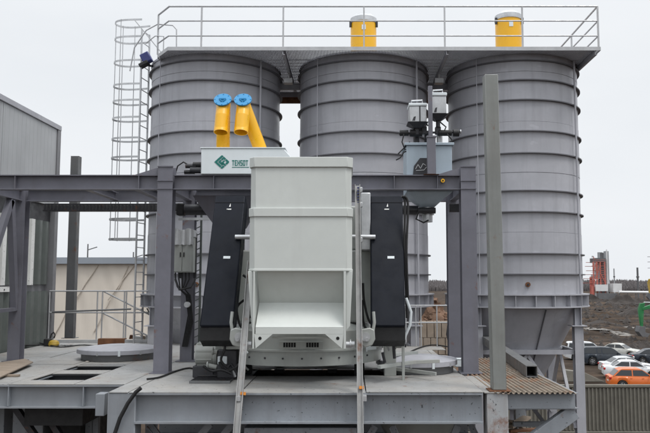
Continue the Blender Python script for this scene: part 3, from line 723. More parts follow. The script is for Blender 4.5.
# slanted drive covers
def cover(pxs_top, pxs_bot, sidepx, lab):
    yt, ybm = 10.95, 10.05; th = .3
    A, B = at(pxs_top[0], 195.5, yt), at(pxs_top[1], 195.5, yt); D, Cc = at(pxs_bot[0], 326, ybm), at(pxs_bot[1], 326, ybm)
    n_ = (B-A).cross(D-A).normalized(); 
    if n_.y < 0: n_ = -n_
    m = MB().add([A,B,Cc,D,A+n_*th,B+n_*th,Cc+n_*th,D+n_*th], [(0,1,2,3),(7,6,5,4),(0,4,5,1),(1,5,6,2),(2,6,7,3),(3,7,4,0)])
    o = mxp(m, 'drive_cover', 'cover_black', .018)
    up = (A-D).normalized(); rt_ = (B-A).normalized(); fr = -n_
    def on(u, v): return A + (B-A)*u + (D-A)*v + fr*.002
    p = on(.52, .095); l1 = MB().prism([p-rt_*.012, p+rt_*.012+up*.0, p+rt_*.006+up*.06], fr*.002).build('warning_mark', 'white_paint', o); 
    p = on(.5, .11); MB().prism([p-rt_*.035-up*.02, p+rt_*.035-up*.02, p+rt_*.035-up*.005, p-rt_*.035-up*.005], fr*.002).build('warning_mark', 'white_paint', o)
    p = on(.6, .5); MB().prism([p-rt_*.05-up*.02, p+rt_*.05-up*.02, p+rt_*.05+up*.02, p-rt_*.05+up*.02], fr*.002).build('name_plate', 'white', o)
    for k in o.children: k.matrix_parent_inverse = Matrix.Translation((-0,0,0)); k.location = (0,0,0)
    # lid seam
    p, q = on(0, .06), on(1, .06); s_ = MB().bar(p+fr*.0015, q+fr*.0015, .006, .006).build('seam', 'rubber', o)
    # skirt under the cover
    lo = [D+n_*.05, Cc+n_*.05, Cc+n_*(th-.02), D+n_*(th-.02)]
    m = MB().prism([v - up*.001 for v in lo], Vector((0,0,-.18))); mxp(m, 'cover_skirt', 'rubber')
    return o
cover((215.5, 245.5), (199.5, 233), None, ''); cover((370.5, 402.5), (371, 405.5), None, '')
# bearing brackets (white castings) either side of the skip pins
for a, sg in ((238, 1), (367, -1)):
    p = at(a, 339, 9.75)
    sh = [(-.1,.12),(-.04,.15),(.07,.13),(.11,.05),(.1,-.06),(.02,-.11),(-.07,-.08),(-.11,0)]
    mxp(MB().prism([(p.x+sg*u_, p.y-.035, p.z+v_) for u_, v_ in sh], (0,.09,0)), 'bearing_bracket', 'machine', .012)
    mxp(MB().path([p+Vector((-sg*.08,.02,.1)), p+Vector((-sg*.1,.02,.22)), p+Vector((-sg*.09,.05,.36))], .022, 10), 'grease_line', 'machine')
    mxp(MB().tube(p+Vector((sg*.02,-.036,.03)), p+Vector((sg*.02,-.055,.03)), .06, n=18), 'bearing_cap', 'galv')
    mxp(MB().tube(p+Vector((0,-.041,0)), p+Vector((0,-.07,0)), .03, n=6), 'bolt', 'galv')
# motor and clutter at the left
p, q = at(197, 354, 10.9), at(215, 354, 10.9)
mo = mxp(MB().tube(p, q, .17, n=28).tube(q, q+Vector((.06,0,0)), .19, n=28), 'motor', 'machine', .01)
m = MB()
for k in range(9): 
    a = k*.7; m.bar(p+Vector((.02,math.cos(a)*.175,math.sin(a)*.175)), q+Vector((-.02,math.cos(a)*.175,math.sin(a)*.175)), .01, .02)
o = m.build('cooling_fins', 'machine', mo); 
mxp(MB().box(p.x-.03, q.x+.1, 10.75, 11.1, DZ+.001, p.z-.16), 'motor_base', 'darksteel', .01)
p = at(226, 358, 10.6); mxp(MB().box(p.x-.12, p.x+.16, 10.55, 10.8, DZ+.001, p.z+.12), 'pump_block', 'darksteel', .015)
p = at(233, 347, 10.45); mxp(MB().box(p.x-.16, p.x+.14, 10.4, 10.7, p.z-.03, p.z+.1), 'pump_lid', 'machine', .015)
for pts in (((214,345),(219,338),(225,347),(221,360),(228,368)), ((219,362),(226,371),(236,367),(243,358)), ((203,366),(212,371),(222,370),(232,374)), ((243,275),(249,282),(245,300),(250,318)), ((244,300),(237,308),(240,325),(247,330)), ((363,283),(364,300),(368,318),(373,326)), ((362,300),(364,325),(371,331)), ((402,196),(405,203),(404.5,240),(406,290),(407,318)), ((404,196),(408,205),(406.5,250),(408,300))):
    Yh = 10.6 if pts[0][1] < 340 else 10.35
    P = [at(*p_, Yh + .03*math.sin(i*2.1)) for i, p_ in enumerate(pts)]
    fine = []
    for i in range(len(P)-1):
        for s_ in range(5): 
            t_ = s_/5; a_, b_, c_, d_ = P[max(i-1,0)], P[i], P[i+1], P[min(i+2,len(P)-1)]
            fine.append(.5*((2*b_)+(-a_+c_)*t_+(2*a_-5*b_+4*c_-d_)*t_*t_+(-a_+3*b_-3*c_+d_)*t_**3))
    fine.append(P[-1]); mxp(MB().path(fine, .018, 8), 'hose', 'rubber')
# pale pipe loop at the right cover foot
P = [at(*p_, 10.3) for p_ in ((406,298),(411,312),(410,325),(406,334),(403,342))]
mxp(MB().path(P, .022, 8), 'pipe', 'white')
p = at(403, 341, 10.5); mxp(MB().box(p.x-.02,p.x+.02,10.45,10.5,DZ+.001,p.z+.3), 'pipe_stand', 'machine', .004)
p = at(398, 353, 10.8); mxp(MB().box(p.x-.2, p.x-.02, 10.9, 11.1, DZ+.001, p.z+.12), 'bearing_foot', 'machine', .01)

rk = random.Random(5)
for (xa_, xb_, ya_, yb_, yd_) in ((199, 243, 341, 369, 10.5), (363, 396, 318, 362, 10.45)):
    for k in range(13):
        a, b = rk.uniform(xa_, xb_), rk.uniform(ya_, yb_); Yq = yd_ + rk.uniform(0, .35); p = at(a, b, Yq); ln = rk.uniform(.12, .34)
        kd = k % 4; mt = rk.choice(('machine', 'white', 'galv', 'darksteel', 'machine'))
        if kd == 0: mxp(MB().path([p, p+Vector((ln*.4,0,.05)), p+Vector((ln*.7,-.03,-.02)), p+Vector((ln,0,-.12))], .016, 8), 'pipe', mt)
        elif kd == 1: mxp(MB().tube(p, p+Vector((rk.uniform(-.04,.04), 0, -ln*.8)), .022, n=10), 'pipe', mt)
        elif kd == 2: mxp(MB().cbox(p, rk.uniform(.06,.14), .08, rk.uniform(.05,.12)), 'fitting', mt, .008)
        else: mxp(MB().tube(p, p+Vector((ln*.5,0,rk.uniform(-.04,.04))), .035, n=14).tube(p, p+Vector((.02,0,0)), .055, n=14), 'coupling', mt)
# ================================================================== SKIP BUCKET
KY = 9.5; KD = .85
Z = lambda py: zz(py, KY)
bx0, bx1 = xx(248.5, 230, KY), xx(352.5, 230, KY)
skp = thing('skip_bucket', 'large pale grey skip bucket hoisted in front of the mixer', 'skip', ((bx0+bx1)/2, KY, Z(348)))
kc = Matrix.Translation((-(bx0+bx1)/2, -KY, -Z(348)))
def kp(mb, n, m='skip', b=.006, par=None):
    o = mb.build(n, m, par or skp, b)
    if par is None: o.matrix_parent_inverse = kc
    return o
ch = .075
def octo(x0, x1, y0, y1, c): return [(x0+c,y0),(x1-c,y0),(x1,y0+c*1.1),(x1,y1),(x0,y1),(x0,y0+c*1.1)]
def shell(secs, t=.012):
    """stack of outlines (z, outline) open at top, with thickness"""
    m = MB(); n = len(secs[0][1]); vs = []
    for z, o_ in secs: vs += [(x,y,z) for x,y in o_]
    k = len(secs)
    cx = sum(p[0] for p in secs[0][1])/n; cy = sum(p[1] for p in secs[0][1])/n
    for z, o_ in reversed(secs): vs += [(cx+(x-cx)*(1-t*1.6), cy+(y-cy)*(1-t*2.4), z) for x,y in o_]
    fs = []
    for i in range(2*k-1):
        for j in range(n): fs.append((i*n+j, i*n+(j+1) % n, (i+1)*n+(j+1) % n, (i+1)*n+j))
    for j in range(n): fs.append(((2*k-1)*n+j, (2*k-1)*n+(j+1) % n, (j+1) % n, j))
    return m.add(vs, fs)
e = .012
kp(shell([(Z(213), octo(bx0+e,bx1-e,KY+e,KY+KD,ch)), (Z(159), octo(bx0+e,bx1-e,KY+e,KY+KD,ch))]), 'upper_body')
kp(shell([(Z(270), octo(bx0+.004,bx1-.004,KY+.004,KY+KD,ch)), (Z(213.3), octo(bx0+.004,bx1-.004,KY+.004,KY+KD,ch))]), 'lower_body')
kp(shell([(Z(167), octo(bx0-.006,bx1+.006,KY-.012,KY+KD+.012,ch)), (Z(157), octo(bx0-.006,bx1+.006,KY-.012,KY+KD+.012,ch))], .03), 'rim')
kp(shell([(Z(216.5), octo(bx0-.008,bx1+.008,KY-.014,KY+KD+.012,ch)), (Z(208), octo(bx0-.008,bx1+.008,KY-.014,KY+KD+.012,ch))], .03), 'band')
kp(shell([(Z(271.2), octo(bx0-.004,bx1+.004,KY-.006,KY+KD+.01,ch)), (Z(269), octo(bx0-.004,bx1+.004,KY-.006,KY+KD+.01,ch))], .03), 'lower_rim')
# hopper mouth below: back-sloping plate, up-facing ledge, front lip
cx0, cx1 = xx(256, 300, KY), xx(343.5, 300, KY)
kp(MB().prism([(cx0,KY+.03,Z(270.5)),(cx0,KY+.36,zz(303,KY+.36)),(cx0,KY+.38,zz(303,KY+.36)),(cx0,KY+.05,Z(270.5))], (cx1-cx0,0,0)), 'sloped_plate')
zl_b = zz(302.5, KY+.355); zl_f = zz(327, KY-.01)
kp(MB().prism([(cx0,KY-.01,zl_f),(cx0,KY+.355,zl_b),(cx0,KY+.355,zl_b-.014),(cx0,KY-.01,zl_f-.014)], (cx1-cx0,0,0)), 'ledge_plate', 'skip', .002)
kp(MB().box(cx0, cx1, KY-.012, KY+.0, zz(334,KY), zl_f-.016), 'lip', 'skip', .002)
kp(MB().box(xx(272,336,KY+.2), xx(330,336,KY+.2), KY+.2, KY+.22, zz(338.5,KY+.2), zz(336.5,KY+.2)), 'lower_bar')
for sx, (c0, c1) in enumerate(((252.5, 256), (343.5, 352))):
    x0 = xx(253, 300, KY) if sx == 0 else xx(343.5, 300, KY)+.002
    x1 = x0 + (.022 if sx == 0 else .03)
    prof = [(KY-.014, Z(271.5)), (KY-.014, Z(334)), (KY-.014, Z(348.5)), (KY+.06, Z(348)), (KY+.3, zz(338,KY+.3)), (KY+.37, zz(302,KY+.37)), (KY+.05, Z(271.5))]
    kp(MB().prism([(x0, y, z) for y, z in prof], (x1-x0,0,0)), 'cheek_plate', 'skip', .002)
    # triangular front gusset of the cheek with a round hole
    s_ = 1 if sx == 0 else -1; xe = x1+.001 if sx == 0 else x0-.001
    g_ = [(xe, KY-.011, Z(334)), (xe+s_*.24, KY-.011, Z(334)), (xe+s_*.02, KY-.011, Z(348.3))]
    gp = kp(MB().prism(g_, (0,.02,0)), 'gusset', 'skip', 0)
    h_ = Vector((xe+s_*.075, KY-.0125, Z(338.2))); o = MB().tube(h_, h_+Vector((0,-.002,0)), .022, n=14).build('hole', 'hole', gp); o.matrix_parent_inverse = Matrix.Identity(4)
# outer side wings tapering down
for pl_ in (((247.8,271.3),(252.6,271.3),(252.8,331),(251.6,326)), ((346,271.3),(352.6,271.3),(350.2,326),(346,331))):
    kp(MB().prism([at(a_, b_, KY+.03) for a_, b_ in pl_], (0,.5,0)), 'side_wing', 'skip', .004)
for px, s_ in ((247, -1), (350, 1)):
    p = at(px, 344.5, KY+.1); kp(MB().tube(p-Vector((.06,0,0)), p+Vector((.06,0,0)), .045, n=18).tube(p+Vector((s_*.0,0,0)), p+Vector((.015,0,0)), .07, n=18), 'roller_pin', 'galv', 0)

# skip track: two inclined rails in front
trk = thing('skip_track', 'pair of inclined steel hoist rails carrying the skip down past the deck edge', 'rail', (0, FY-.4, 0))
def rail(pt, pb, yt, ybm, w_):
    A, B = at(*pt, yt), at(*pb, ybm); d_ = (B-A).normalized(); k_ = (0.0 - B.z)/d_.z
    B2 = B + d_*3.2
    o = MB().chan(A, B2, .055, w_, .008, up=(1,0,0)).build('rail', 'rail_worn', trk); o.matrix_parent_inverse = Matrix.Translation((0,-(FY-.4),0))
    return A, B, d_
A, B, d_ = rail((251, 262), (237, 433), 9.95, FY-.28, .085)
o = MB().bar(at(243.3,392,FY-.11), at(242.9,395,FY-.12), .07, .02, up=(0,1,0)).build('paint_mark', 'orange_mark', trk); o.matrix_parent_inverse = Matrix.Translation((0,-(FY-.4),0))
A, B, d_ = rail((357.5, 186), (360.5, 433), 10.25, FY-.28, .075)
o = MB().bar(at(361.5,386,FY-.12), at(361.5,389,FY-.13), .06, .02, up=(0,1,0)).build('paint_mark', 'orange_mark', trk); o.matrix_parent_inverse = Matrix.Translation((0,-(FY-.4),0))
for z in (DZ-.1, DZ-1.6):
    o = MB().bar((xx(238,400,FY-.2), FY-.06, z-.1), (xx(364,400,FY-.2), FY-.06, z-.1), .04, .05).build('tie', 'rail_galv', trk) if z < DZ-1 else None
    if o: o.matrix_parent_inverse = Matrix.Translation((0,-(FY-.4),0))
for x in (xx(240,394,FY), xx(364,394,FY)):
    o = MB().box(x-.03, x+.03, FY-.16, FY-.002, DZ-.09, DZ-.03).build('bracket', 'rail_galv', trk); o.matrix_parent_inverse = Matrix.Translation((0,-(FY-.4),0))
m = MB()
for i in range(7):
    p = at(358, 188+i*3, 10.2); m.tube(p, p+Vector((0,-.05,0)), .012, n=6)
o = m.build('bolts', 'navy', trk); o.matrix_parent_inverse = Matrix.Translation((0,-(FY-.4),0)); kind(o, 'stuff')

# ================================================================== WHITE HEADER BOX with emblem + yellow elbows
HY = QY + .0
hb = thing('feed_box', 'white steel feed box with green emblem and lettering on the frame', 'box', (xx(245,175,HY-.12), HY, fz1))
def hpz(mb, n, m='white', b=0, par=None):
    o = mb.build(n, m, par or hb, b)
    if par is None: o.matrix_parent_inverse = Matrix.Translation((-xx(245,175,HY-.12), -HY, -fz1))
    return o
Hf = HY - .12; hx0, hx1, hz1, hxs = xx(201,160,Hf), xx(292,160,Hf), zz(148.5,Hf), xx(284,150,Hf)
hpz(MB().prism([(hx0,Hf,fz1+.004),(hx1,Hf,fz1+.004),(hx1,Hf,zz(158,Hf)),(hxs,Hf,hz1),(hx0,Hf,hz1)], (0,1.1,0)), 'casing', 'white', .012)
hpz(MB().box(hx0-.015, hxs+.02, Hf-.012, Hf+1.12, hz1+.001, hz1+.018), 'lid', 'white', .004)
x_ = xx(276,150,Hf); hpz(MB().box(x_, x_+.12, Hf+.25, Hf+.4, hz1+.019, hz1+.06), 'lug', 'white', .004)
# emblem: rounded lozenge cut by pale strokes, six dark green pieces
ec = at(222, 162, Hf); u_ = 7.3/F*Hf
def rot45(x, y): c = .7071; return (x*c - y*c, x*c + y*c)
def emb(poly):
    hpz(MB().prism([(ec.x+rot45(a,b)[0]*u_*1.05, Hf-.001, ec.z+rot45(a,b)[1]*u_*.98) for a,b in poly], (0,-.004,0)), 'emblem_stroke', 'green_paint')
emb([(-.72,.72),(-.72,-.38),(-.44,-.38),(-.44,.44),(.72,.44),(.72,.60),(.62,.72)])
emb([(-.37,.37),(-.37,-.38),(-.1,-.38),(-.1,.12),(.08,.12),(.08,.37)])
emb([(.15,.37),(.15,.12),(.44,.12),(.44,-.06),(.72,-.06),(.72,.37)])
emb([(.72,-.13),(.44,-.13),(.44,-.45),(.16,-.45),(.16,-.72),(.6,-.72),(.72,-.6)])
emb([(.37,-.2),(.1,-.2),(.1,-.72),(-.16,-.72),(-.16,-.0),(.37,-.0)])
emb([(-.23,-.45),(-.72,-.45),(-.72,-.6),(-.6,-.72),(-.23,-.72)])
tp_ = at(231.8, 165.7, Hf); tw_ = xx(248.3, 165, Hf) - tp_.x; th_ = zz(160.2, Hf) - tp_.z; cw_ = tw_/6
def seg_letter(i, boxes):
    m = MB()
    for x0_, x1_, z0_, z1_ in boxes:
        m.box(tp_.x+cw_*(i+.06+.84*x0_), tp_.x+cw_*(i+.06+.84*x1_), Hf-.004, Hf-.001, tp_.z+th_*z0_, tp_.z+th_*z1_)
    hpz(m, 'letter', 'green_paint')
VB, TB, MBR, BB = .3, (0,1,.82,1), (.3,1,.42,.58), (0,1,0,.18)
LET = {'T': [(0,1,.82,1),(.35,.65,0,.82)], 'E': [(0,.3,0,1),(.3,1,.82,1),(.3,.85,.42,.58),(.3,1,0,.18)],
       'H': [(0,.3,0,1),(.7,1,0,1),(.3,.7,.42,.58)], 'S': [(0,1,.82,1),(0,.3,.58,.82),(0,1,.42,.58),(.7,1,.18,.42),(0,1,0,.18)],
       'O': [(0,1,.82,1),(0,1,0,.18),(0,.3,.18,.82),(.7,1,.18,.82)]}
for i_, ch_ in enumerate('TEHSOT'): seg_letter(i_, LET[ch_])
hpz(MB().box(xx(232,167,Hf), xx(249,167,Hf), Hf-.004, Hf-.001, zz(167.5,Hf), zz(166.9,Hf)), 'underline', 'green_paint')
# dark actuators at its left end
t = thing('actuator_cluster', 'dark valve actuators clustered at the left end of the white box', 'valve', at(196, 172, HY+.3))
for k, (dx, dz, s_) in enumerate(((0,.03,.1),(.04,.12,.08),(-.08,.1,.07),(-.1,.0,.06))):
    MB().tube((dx-.09,0,dz),(dx+.08,0,dz),s_*.55,n=14).build('cylinder', 'rubber' if k % 2 else 'darksteel', t)
MB().box(-.18,.1,-.05,.05,-.08,-.045).build('mount', 'darksteel', t)
MB().path([(-.1,0,.1),(-.2,-.03,.16),(-.3,0,.1),(-.34,.02,-.02)], .012).build('hose', 'rubber', t)

def elbow(px, foot_px, lab):
    Ye = Hf + .3
    top = at(px, 100.5, Ye); rr = 7.1/F*Ye
    t = thing('elbow_pipe', lab, 'pipe', (top.x, Ye, hz1+.018), group='yellow elbow pipes on the white box')
    o_ = Vector((top.x, Ye, hz1+.018))
    ft = at(foot_px, 147, Ye+.25); ft.z = hz1 + .019
    n_ = Vector((.05, -.62, .0)).normalized()
    # blue blanking flange tilted towards the viewer
    nrm = Vector((.06, -.55, -.62)).normalized() * -1    # outward: up and back
    dn = -nrm
    fl = Vector(top)
    def P(mb, n, m, b=0, par=t):
        o = mb.build(n, m, par, b); o.matrix_parent_inverse = Matrix.Translation(-o_) if par is t else Matrix.Identity(4); return o
    fd = Vector((.0, -.82, .57)).normalized()
    stub_end = at(px-2.0, 132.5, Ye-.14)
    d_ = (stub_end - fl).normalized()
    d1, a1, b1 = MB().axes(fl, stub_end)
    m = MB(); n = 28; vs = []
    J = fl - fd*rr*.85
    def ringat(c_, r_): return [c_ + a1*math.cos(2*math.pi*i/n)*r_ + b1*math.sin(2*math.pi*i/n)*r_ for i in range(n)]
    vs = ringat(J, rr) + ringat(stub_end, rr) + ringat(stub_end, rr*.93) + ringat(fl+d_*.28, rr*.93)
    fs = [(j*n+i, j*n+(i+1) % n, (j+1)*n+(i+1) % n, (j+1)*n+i) for j in range(3) for i in range(n)]
    m.add(vs, fs); P(m, 'outlet_stub', 'yellow')
    sph = MB().lathe([(rr*.995*math.sin(k*math.pi/12)+.0001, -rr*.995*math.cos(k*math.pi/12)) for k in range(13)], J, n=n)
    sph.tube(J, fl, rr*.97, n=n); P(sph, 'bend', 'yellow')
    P(MB().tube(fl+d_*.285, fl+d_*.29, rr*.92, n=n), 'bore_shade_disc', 'hole')  # black disc stands in for shade inside the open stub
    P(MB().path([J, J+(ft-J)*.3, ft], rr*.97, n), 'riser', 'yellow')
    P(MB().tube(ft+Vector((0,0,.0)), ft+Vector((0,0,.02)), rr*1.3, n=n), 'foot_flange', 'white')
    fcn = fl + fd*.013
    fo_ = P(MB().tube(fcn-fd*.012, fcn+fd*.012, rr*1.26, n=32), 'blanking_flange', 'blue', .003)
    m = MB(); dd, aa, bb = MB().axes(fcn, fcn+fd)
    for i in range(8):
        c_ = fcn + fd*.012 + (aa*math.cos(i*.785)+bb*math.sin(i*.785))*rr*1.1; m.tube(c_, c_+fd*.008, .009, n=6)
    kind(P(m, 'bolts', 'blue'), 'stuff')
    P(MB().bar(fcn+fd*.02-aa*rr*.5, fcn+fd*.02+aa*rr*.5, .02, .02).bar(fcn+fd*.021-aa*rr*.45, fcn+fd*.021-aa*rr*.1-bb*rr*.5, .016, .016).bar(fcn+fd*.021+aa*rr*.45, fcn+fd*.021+aa*rr*.1-bb*rr*.5, .016, .016), 'handle', 'blue')
elbow(222.8, 223, 'yellow elbow pipe with blue flange nearer the green emblem, its riser upright')
elbow(243, 262, 'yellow elbow pipe with blue flange whose riser slants right to the skip')

# ================================================================== RIGHT DOSING HOPPER on the frame
WY = QY + .35
wh = thing('weigh_hopper', 'pale blue box shaped weigh hopper on top of the frame at right', 'hopper', (xx(430,176,WY), WY, fz0))
def wp(mb, n, m='paleblue', b=0, par=None):
    o = mb.build(n, m, par or wh, b)
    if par is None: o.matrix_parent_inverse = Matrix.Translation((-xx(430,176,WY), -WY, -fz0))
    return o
wf = WY - .25
ax0, ax1 = xx(406.5,160,wf), xx(452,160,wf); wt = zz(145.5, wf); wb = fz0 - .02
wp(MB().box(ax0, ax1, wf, wf+.72, wb, wt), 'body', 'paleblue', .01)
wp(MB().box(ax0-.03, ax1+.035, wf-.03, wf+.75, wt+.001, wt+.045), 'lid', 'paleblue', .006)
gx = (ax0+ax1)/2; gy = wf+.36; zc1 = zz(206, wf+.1)
m = MB(); vs = [(ax0+.02,wf+.02,wb-.001),(ax1-.02,wf+.02,wb-.001),(ax1-.02,wf+.7,wb-.001),(ax0+.02,wf+.7,wb-.001),(gx-.11,gy-.11,zc1),(gx+.11,gy-.11,zc1),(gx+.11,gy+.11,zc1),(gx-.11,gy+.11,zc1)]
m.add(vs, [(0,1,5,4),(1,2,6,5),(2,3,7,6),(3,0,4,7),(4,5,6,7),(3,2,1,0)]); wp(m, 'cone', 'paleblue')
v_ = wp(MB().tube((gx,gy,zc1-.12),(gx,gy,zc1), .11, n=20), 'butterfly_valve', 'galv'); 
wp(MB().tube((gx-.16,gy-.12,zc1-.06),(gx+.12,gy-.12,zc1-.06), .05, n=14), 'valve_actuator', 'darksteel'); wp(MB().tube((gx,gy,zc1-.24),(gx,gy,zc1-.12), .085, n=20), 'outlet', 'galv')
wp(MB().tube((gx-.75,gy+.05,zc1-.02),(gx-.15,gy+.05,zc1-.04), .075, n=16), 'screw_tube', 'darksteel')
wp(MB().path([(gx-.14,gy-.13,zc1-.05),(gx-.2,gy-.15,zc1-.2),(gx-.08,gy-.16,zc1-.26),(gx+.0,gy-.15,zc1-.22)], .014), 'hose', 'rubber')
wp(MB().box(ax1-.0+.0, ax1+.3, gy-.05, gy+.08, zc1-.07, zc1+.06), 'side_pipe', 'darksteel', .01)
# dark torn cover leaning on the front
q = [at(413,175.2,wf-.02), at(429,175.2,wf-.02), at(429,158,wf-.02), at(420,158,wf-.02), at(414,166,wf-.02)]
wp(MB().prism(q, (0,.015,0)), 'access_panel', 'darksteel')
for a_, b_ in (((415.5,169),(418,164.5)), ((418,164.5),(420.5,168.5)), ((420.5,168.5),(423,163.5)), ((423,163.5),(426,165.5)), ((416,170.5),(424,170)), ((424,170),(426.5,167))):
    wp(MB().bar(at(*a_, wf-.023), at(*b_, wf-.023), .004, .008), 'scrawl_stroke', 'galv')
# support post
SYp = QY - .1
t = thing('hopper_post', 'slim steel post in front of the pale blue hopper carrying two dispensers', 'post', (xx(431.5,175,SYp), SYp, fz1))
pz1, pzm = zz(86.5, SYp), zz(136, SYp)
w1, w2 = 8.6/F*SYp/2, 4.2/F*SYp/2
MB().box(-w1, w1, -.05, .03, .002, pzm-fz1).build('lower_tube', 'frame', t, .006); MB().box(-w2-.01, w2-.01, -.04, .02, pzm-fz1+.001, pz1-fz1).build('upper_tube', 'frame', t, .005)
MB().box(-w1-.06, w1+.05, -.06, .05, .0005, .0015).build('base_plate', 'rust', t)
MB().box(-w1-.01, w1+.01, -.06, .04, pzm-fz1-.03, pzm-fz1-.005).build('collar', 'frame', t)
def dispenser(p0, p1, yb_, lab, slope):
    Yd = SYp + .12
    a, b = at(p0[0], p0[1], Yd), at(p1[0], p1[1], Yd)
    t = thing('dispenser_tank', lab, 'tank', ((a.x+b.x)/2, Yd, b.z))
    w_ = (b.x-a.x)/2; h_ = a.z-b.z
    MB().box(-w_, w_, 0, .3, h_*.12, h_*.86).build('tank', 'galv', t, .012)
    MB().box(-w_-.012, w_+.012, -.012, .312, h_*.861, h_).build('lid', 'white', t, .01)
    m = MB(); m.add([(-w_-.03,-.03,h_*.119),(w_+.03,-.03,h_*.119),(w_+.03,.33,h_*.119),(-w_-.03,.33,h_*.119),(-w_*.4,.08,-h_*.1),(w_*.4,.08,-h_*.1),(w_*.4,.22,-h_*.1),(-w_*.4,.22,-h_*.1)], [(0,3,2,1),(4,5,6,7),(0,1,5,4),(1,2,6,5),(2,3,7,6),(3,0,4,7)])
    m.build('bottom', 'darksteel', t)
    if slope: MB().box(w_*.15, w_*.3, -.006, .0, h_*.14, h_*.84).build('sight_strip', 'darksteel', t)
    MB().prism([(-w_*.7,-.002,h_*.18),(-w_*.35,-.002,h_*.18),(-w_*.25,-.002,h_*.38),(-w_*.5,-.002,h_*.36)], (0,-.003,0)).build('stain', 'darksteel', t)
    MB().path([(-w_*.7,.1,h_),(-w_*.7,.1,h_+.06),(w_*.6,.1,h_+.07),(w_*.6,.1,h_)], .012, 6).build('handle', 'galv', t)
    MB().tube((0,.15,-h_*.1),(0,.15,-h_*.1-.1), .035, n=12).build('outlet', 'darksteel', t)
dispenser((409.5, 103), (426.5, 124.5), 0, 'galvanised dispenser tank left of the slim post above the blue hopper', True)
dispenser((431.5, 92.5), (446.5, 116.5), 0, 'white topped dispenser tank right of the slim post above the blue hopper', False)
t = thing('pneumatic_gear', 'black pneumatic cylinders and hoses on top of the pale blue hopper', 'valve', (gx, wf+.2, wt+.046))
zp = zz(133, wf+.1) - wt - .046
for px, r_, l_ in ((404, .05, .14), (416, .06, .2), (445, .05, .22), (456, .06, .1)):
    x = xx(px,133,wf+.1)-gx; MB().tube((x-l_/2,-.1,zp),(x+l_/2,-.1,zp), r_, n=16).build('cylinder', 'rubber', t, .006)
MB().tube((xx(399,133,wf+.1)-gx,-.1,zp-.01),(xx(460,133,wf+.1)-gx,-.1,zp+.02), .018, n=10).build('rod', 'darksteel', t)
MB().tube((xx(460,133,wf+.1)-gx,-.1,zp+.02),(xx(461,133,wf+.1)-gx,-.1,zp+.02), .035, n=10).build('rod_end', 'galv', t)
for x in (-.18, .0, .2): MB().tube((x,.05,0),(x,.05,zp+.06), .05, n=14).build('inlet', 'galv' if x > .1 else 'darksteel', t)
for k, pts in enumerate((((404,134),(402,142),(405,150),(409,148)), ((412,150),(404,152),(400,158),(396,160)), ((410,142),(404,148),(398,154)), ((447,134),(452,140),(450,146)), ((420,128),(424,120),(428,126)), ((440,122),(446,127),(443,134)))):
    MB().path([at(*p_, wf+.02+.01*k)-Vector((gx,wf+.2,wt+.046)) for p_ in pts], .012, 6).build('hose', 'rubber', t)
for px in (424, 438): 
    x = xx(px,128,wf+.1)-gx; MB().cbox((x,-.08,zp+.04), .09, .1, .12).build('solenoid', 'darksteel', t, .008)

# ================================================================== DECK FURNITURE
def round_lid(px0, px1, pyf, pyt, lab, cone):
    Yf = onz((px0+px1)/2, pyf, DZ).y; rr = (px1-px0)/2/F*(Yf+.5)
    x = xx((px0+px1)/2, pyf, Yf+rr*.0+rr)
    t = thing('round_lid', lab, 'lid', (x, Yf+rr, DZ), group='round steel lids on the deck')
    MB().lathe([(.001,.004),(rr*.9,.004),(rr*.905,.12),(.001,.12)], n=64).build('base_ring', 'dark_post', t)
    MB().lathe([(rr*.9,.1205),(rr*1.0,.1205),(rr*1.0,.19),(rr*.98,.2),(rr*.5,.2+cone*.8),(.001,.2+cone)], n=64).build('cover', 'silo', t)
    a = R(-72); e = Vector((math.cos(a), math.sin(a), 0))
    MB().box(rr*.985, rr*1.012, -.02, .02, .1, .2).build('clip', 'white', t).rotation_euler = (0,0,a)
    for k in range(6): MB().box(rr*.985, rr*1.012, -.012, .012, .11, .17).build('clip', 'galv', t).rotation_euler = (0,0,k*1.05+.3)
    return t
round_lid(79, 158, 362.5, 345, 'domed grey round lid on the left deck behind the openings', .05)
round_lid(376, 457, 376, 353, 'grey round lid on the right deck with pale bent strips on it', .05)
# pale bent strips lying over the right lid
for k, (pts, w_, hz_) in enumerate(((((379,367),(395,364.5),(415,362),(439,361)), .06, .23), (((384,356.5),(400,354),(417,352.5)), .05, .27), (((388,368),(410,370.5),(436,374)), .03, .1))):
    P = [onz(a, b, DZ+hz_) for a, b in pts]; m = MB()
    t = tag(None or thing('steel_strip', ['longer pale bent steel strip on the right round lid', 'short pale steel strip at the back of the right round lid', 'thin straight pale bar across the front of the right round lid'][k], 'strip', P[0]), ['longer pale bent steel strip on the right round lid', 'short pale steel strip at the back of the right round lid', 'thin straight pale bar across the front of the right round lid'][k], 'strip')
    for a, b in zip(P, P[1:]): m.bar(a-P[0], b-P[0], w_, .05)
    m.build('strip', 'machine', t, .004)
p = onz(459, 367, DZ); t = thing('small_box', 'small pale box between the right round lid and the column', 'box', p); MB().box(-.06,.1,0,.16,0,.12).build('body','white',t,.01); MB().box(-.065,.105,-.005,.165,.121,.135).build('lid','white',t,.004)

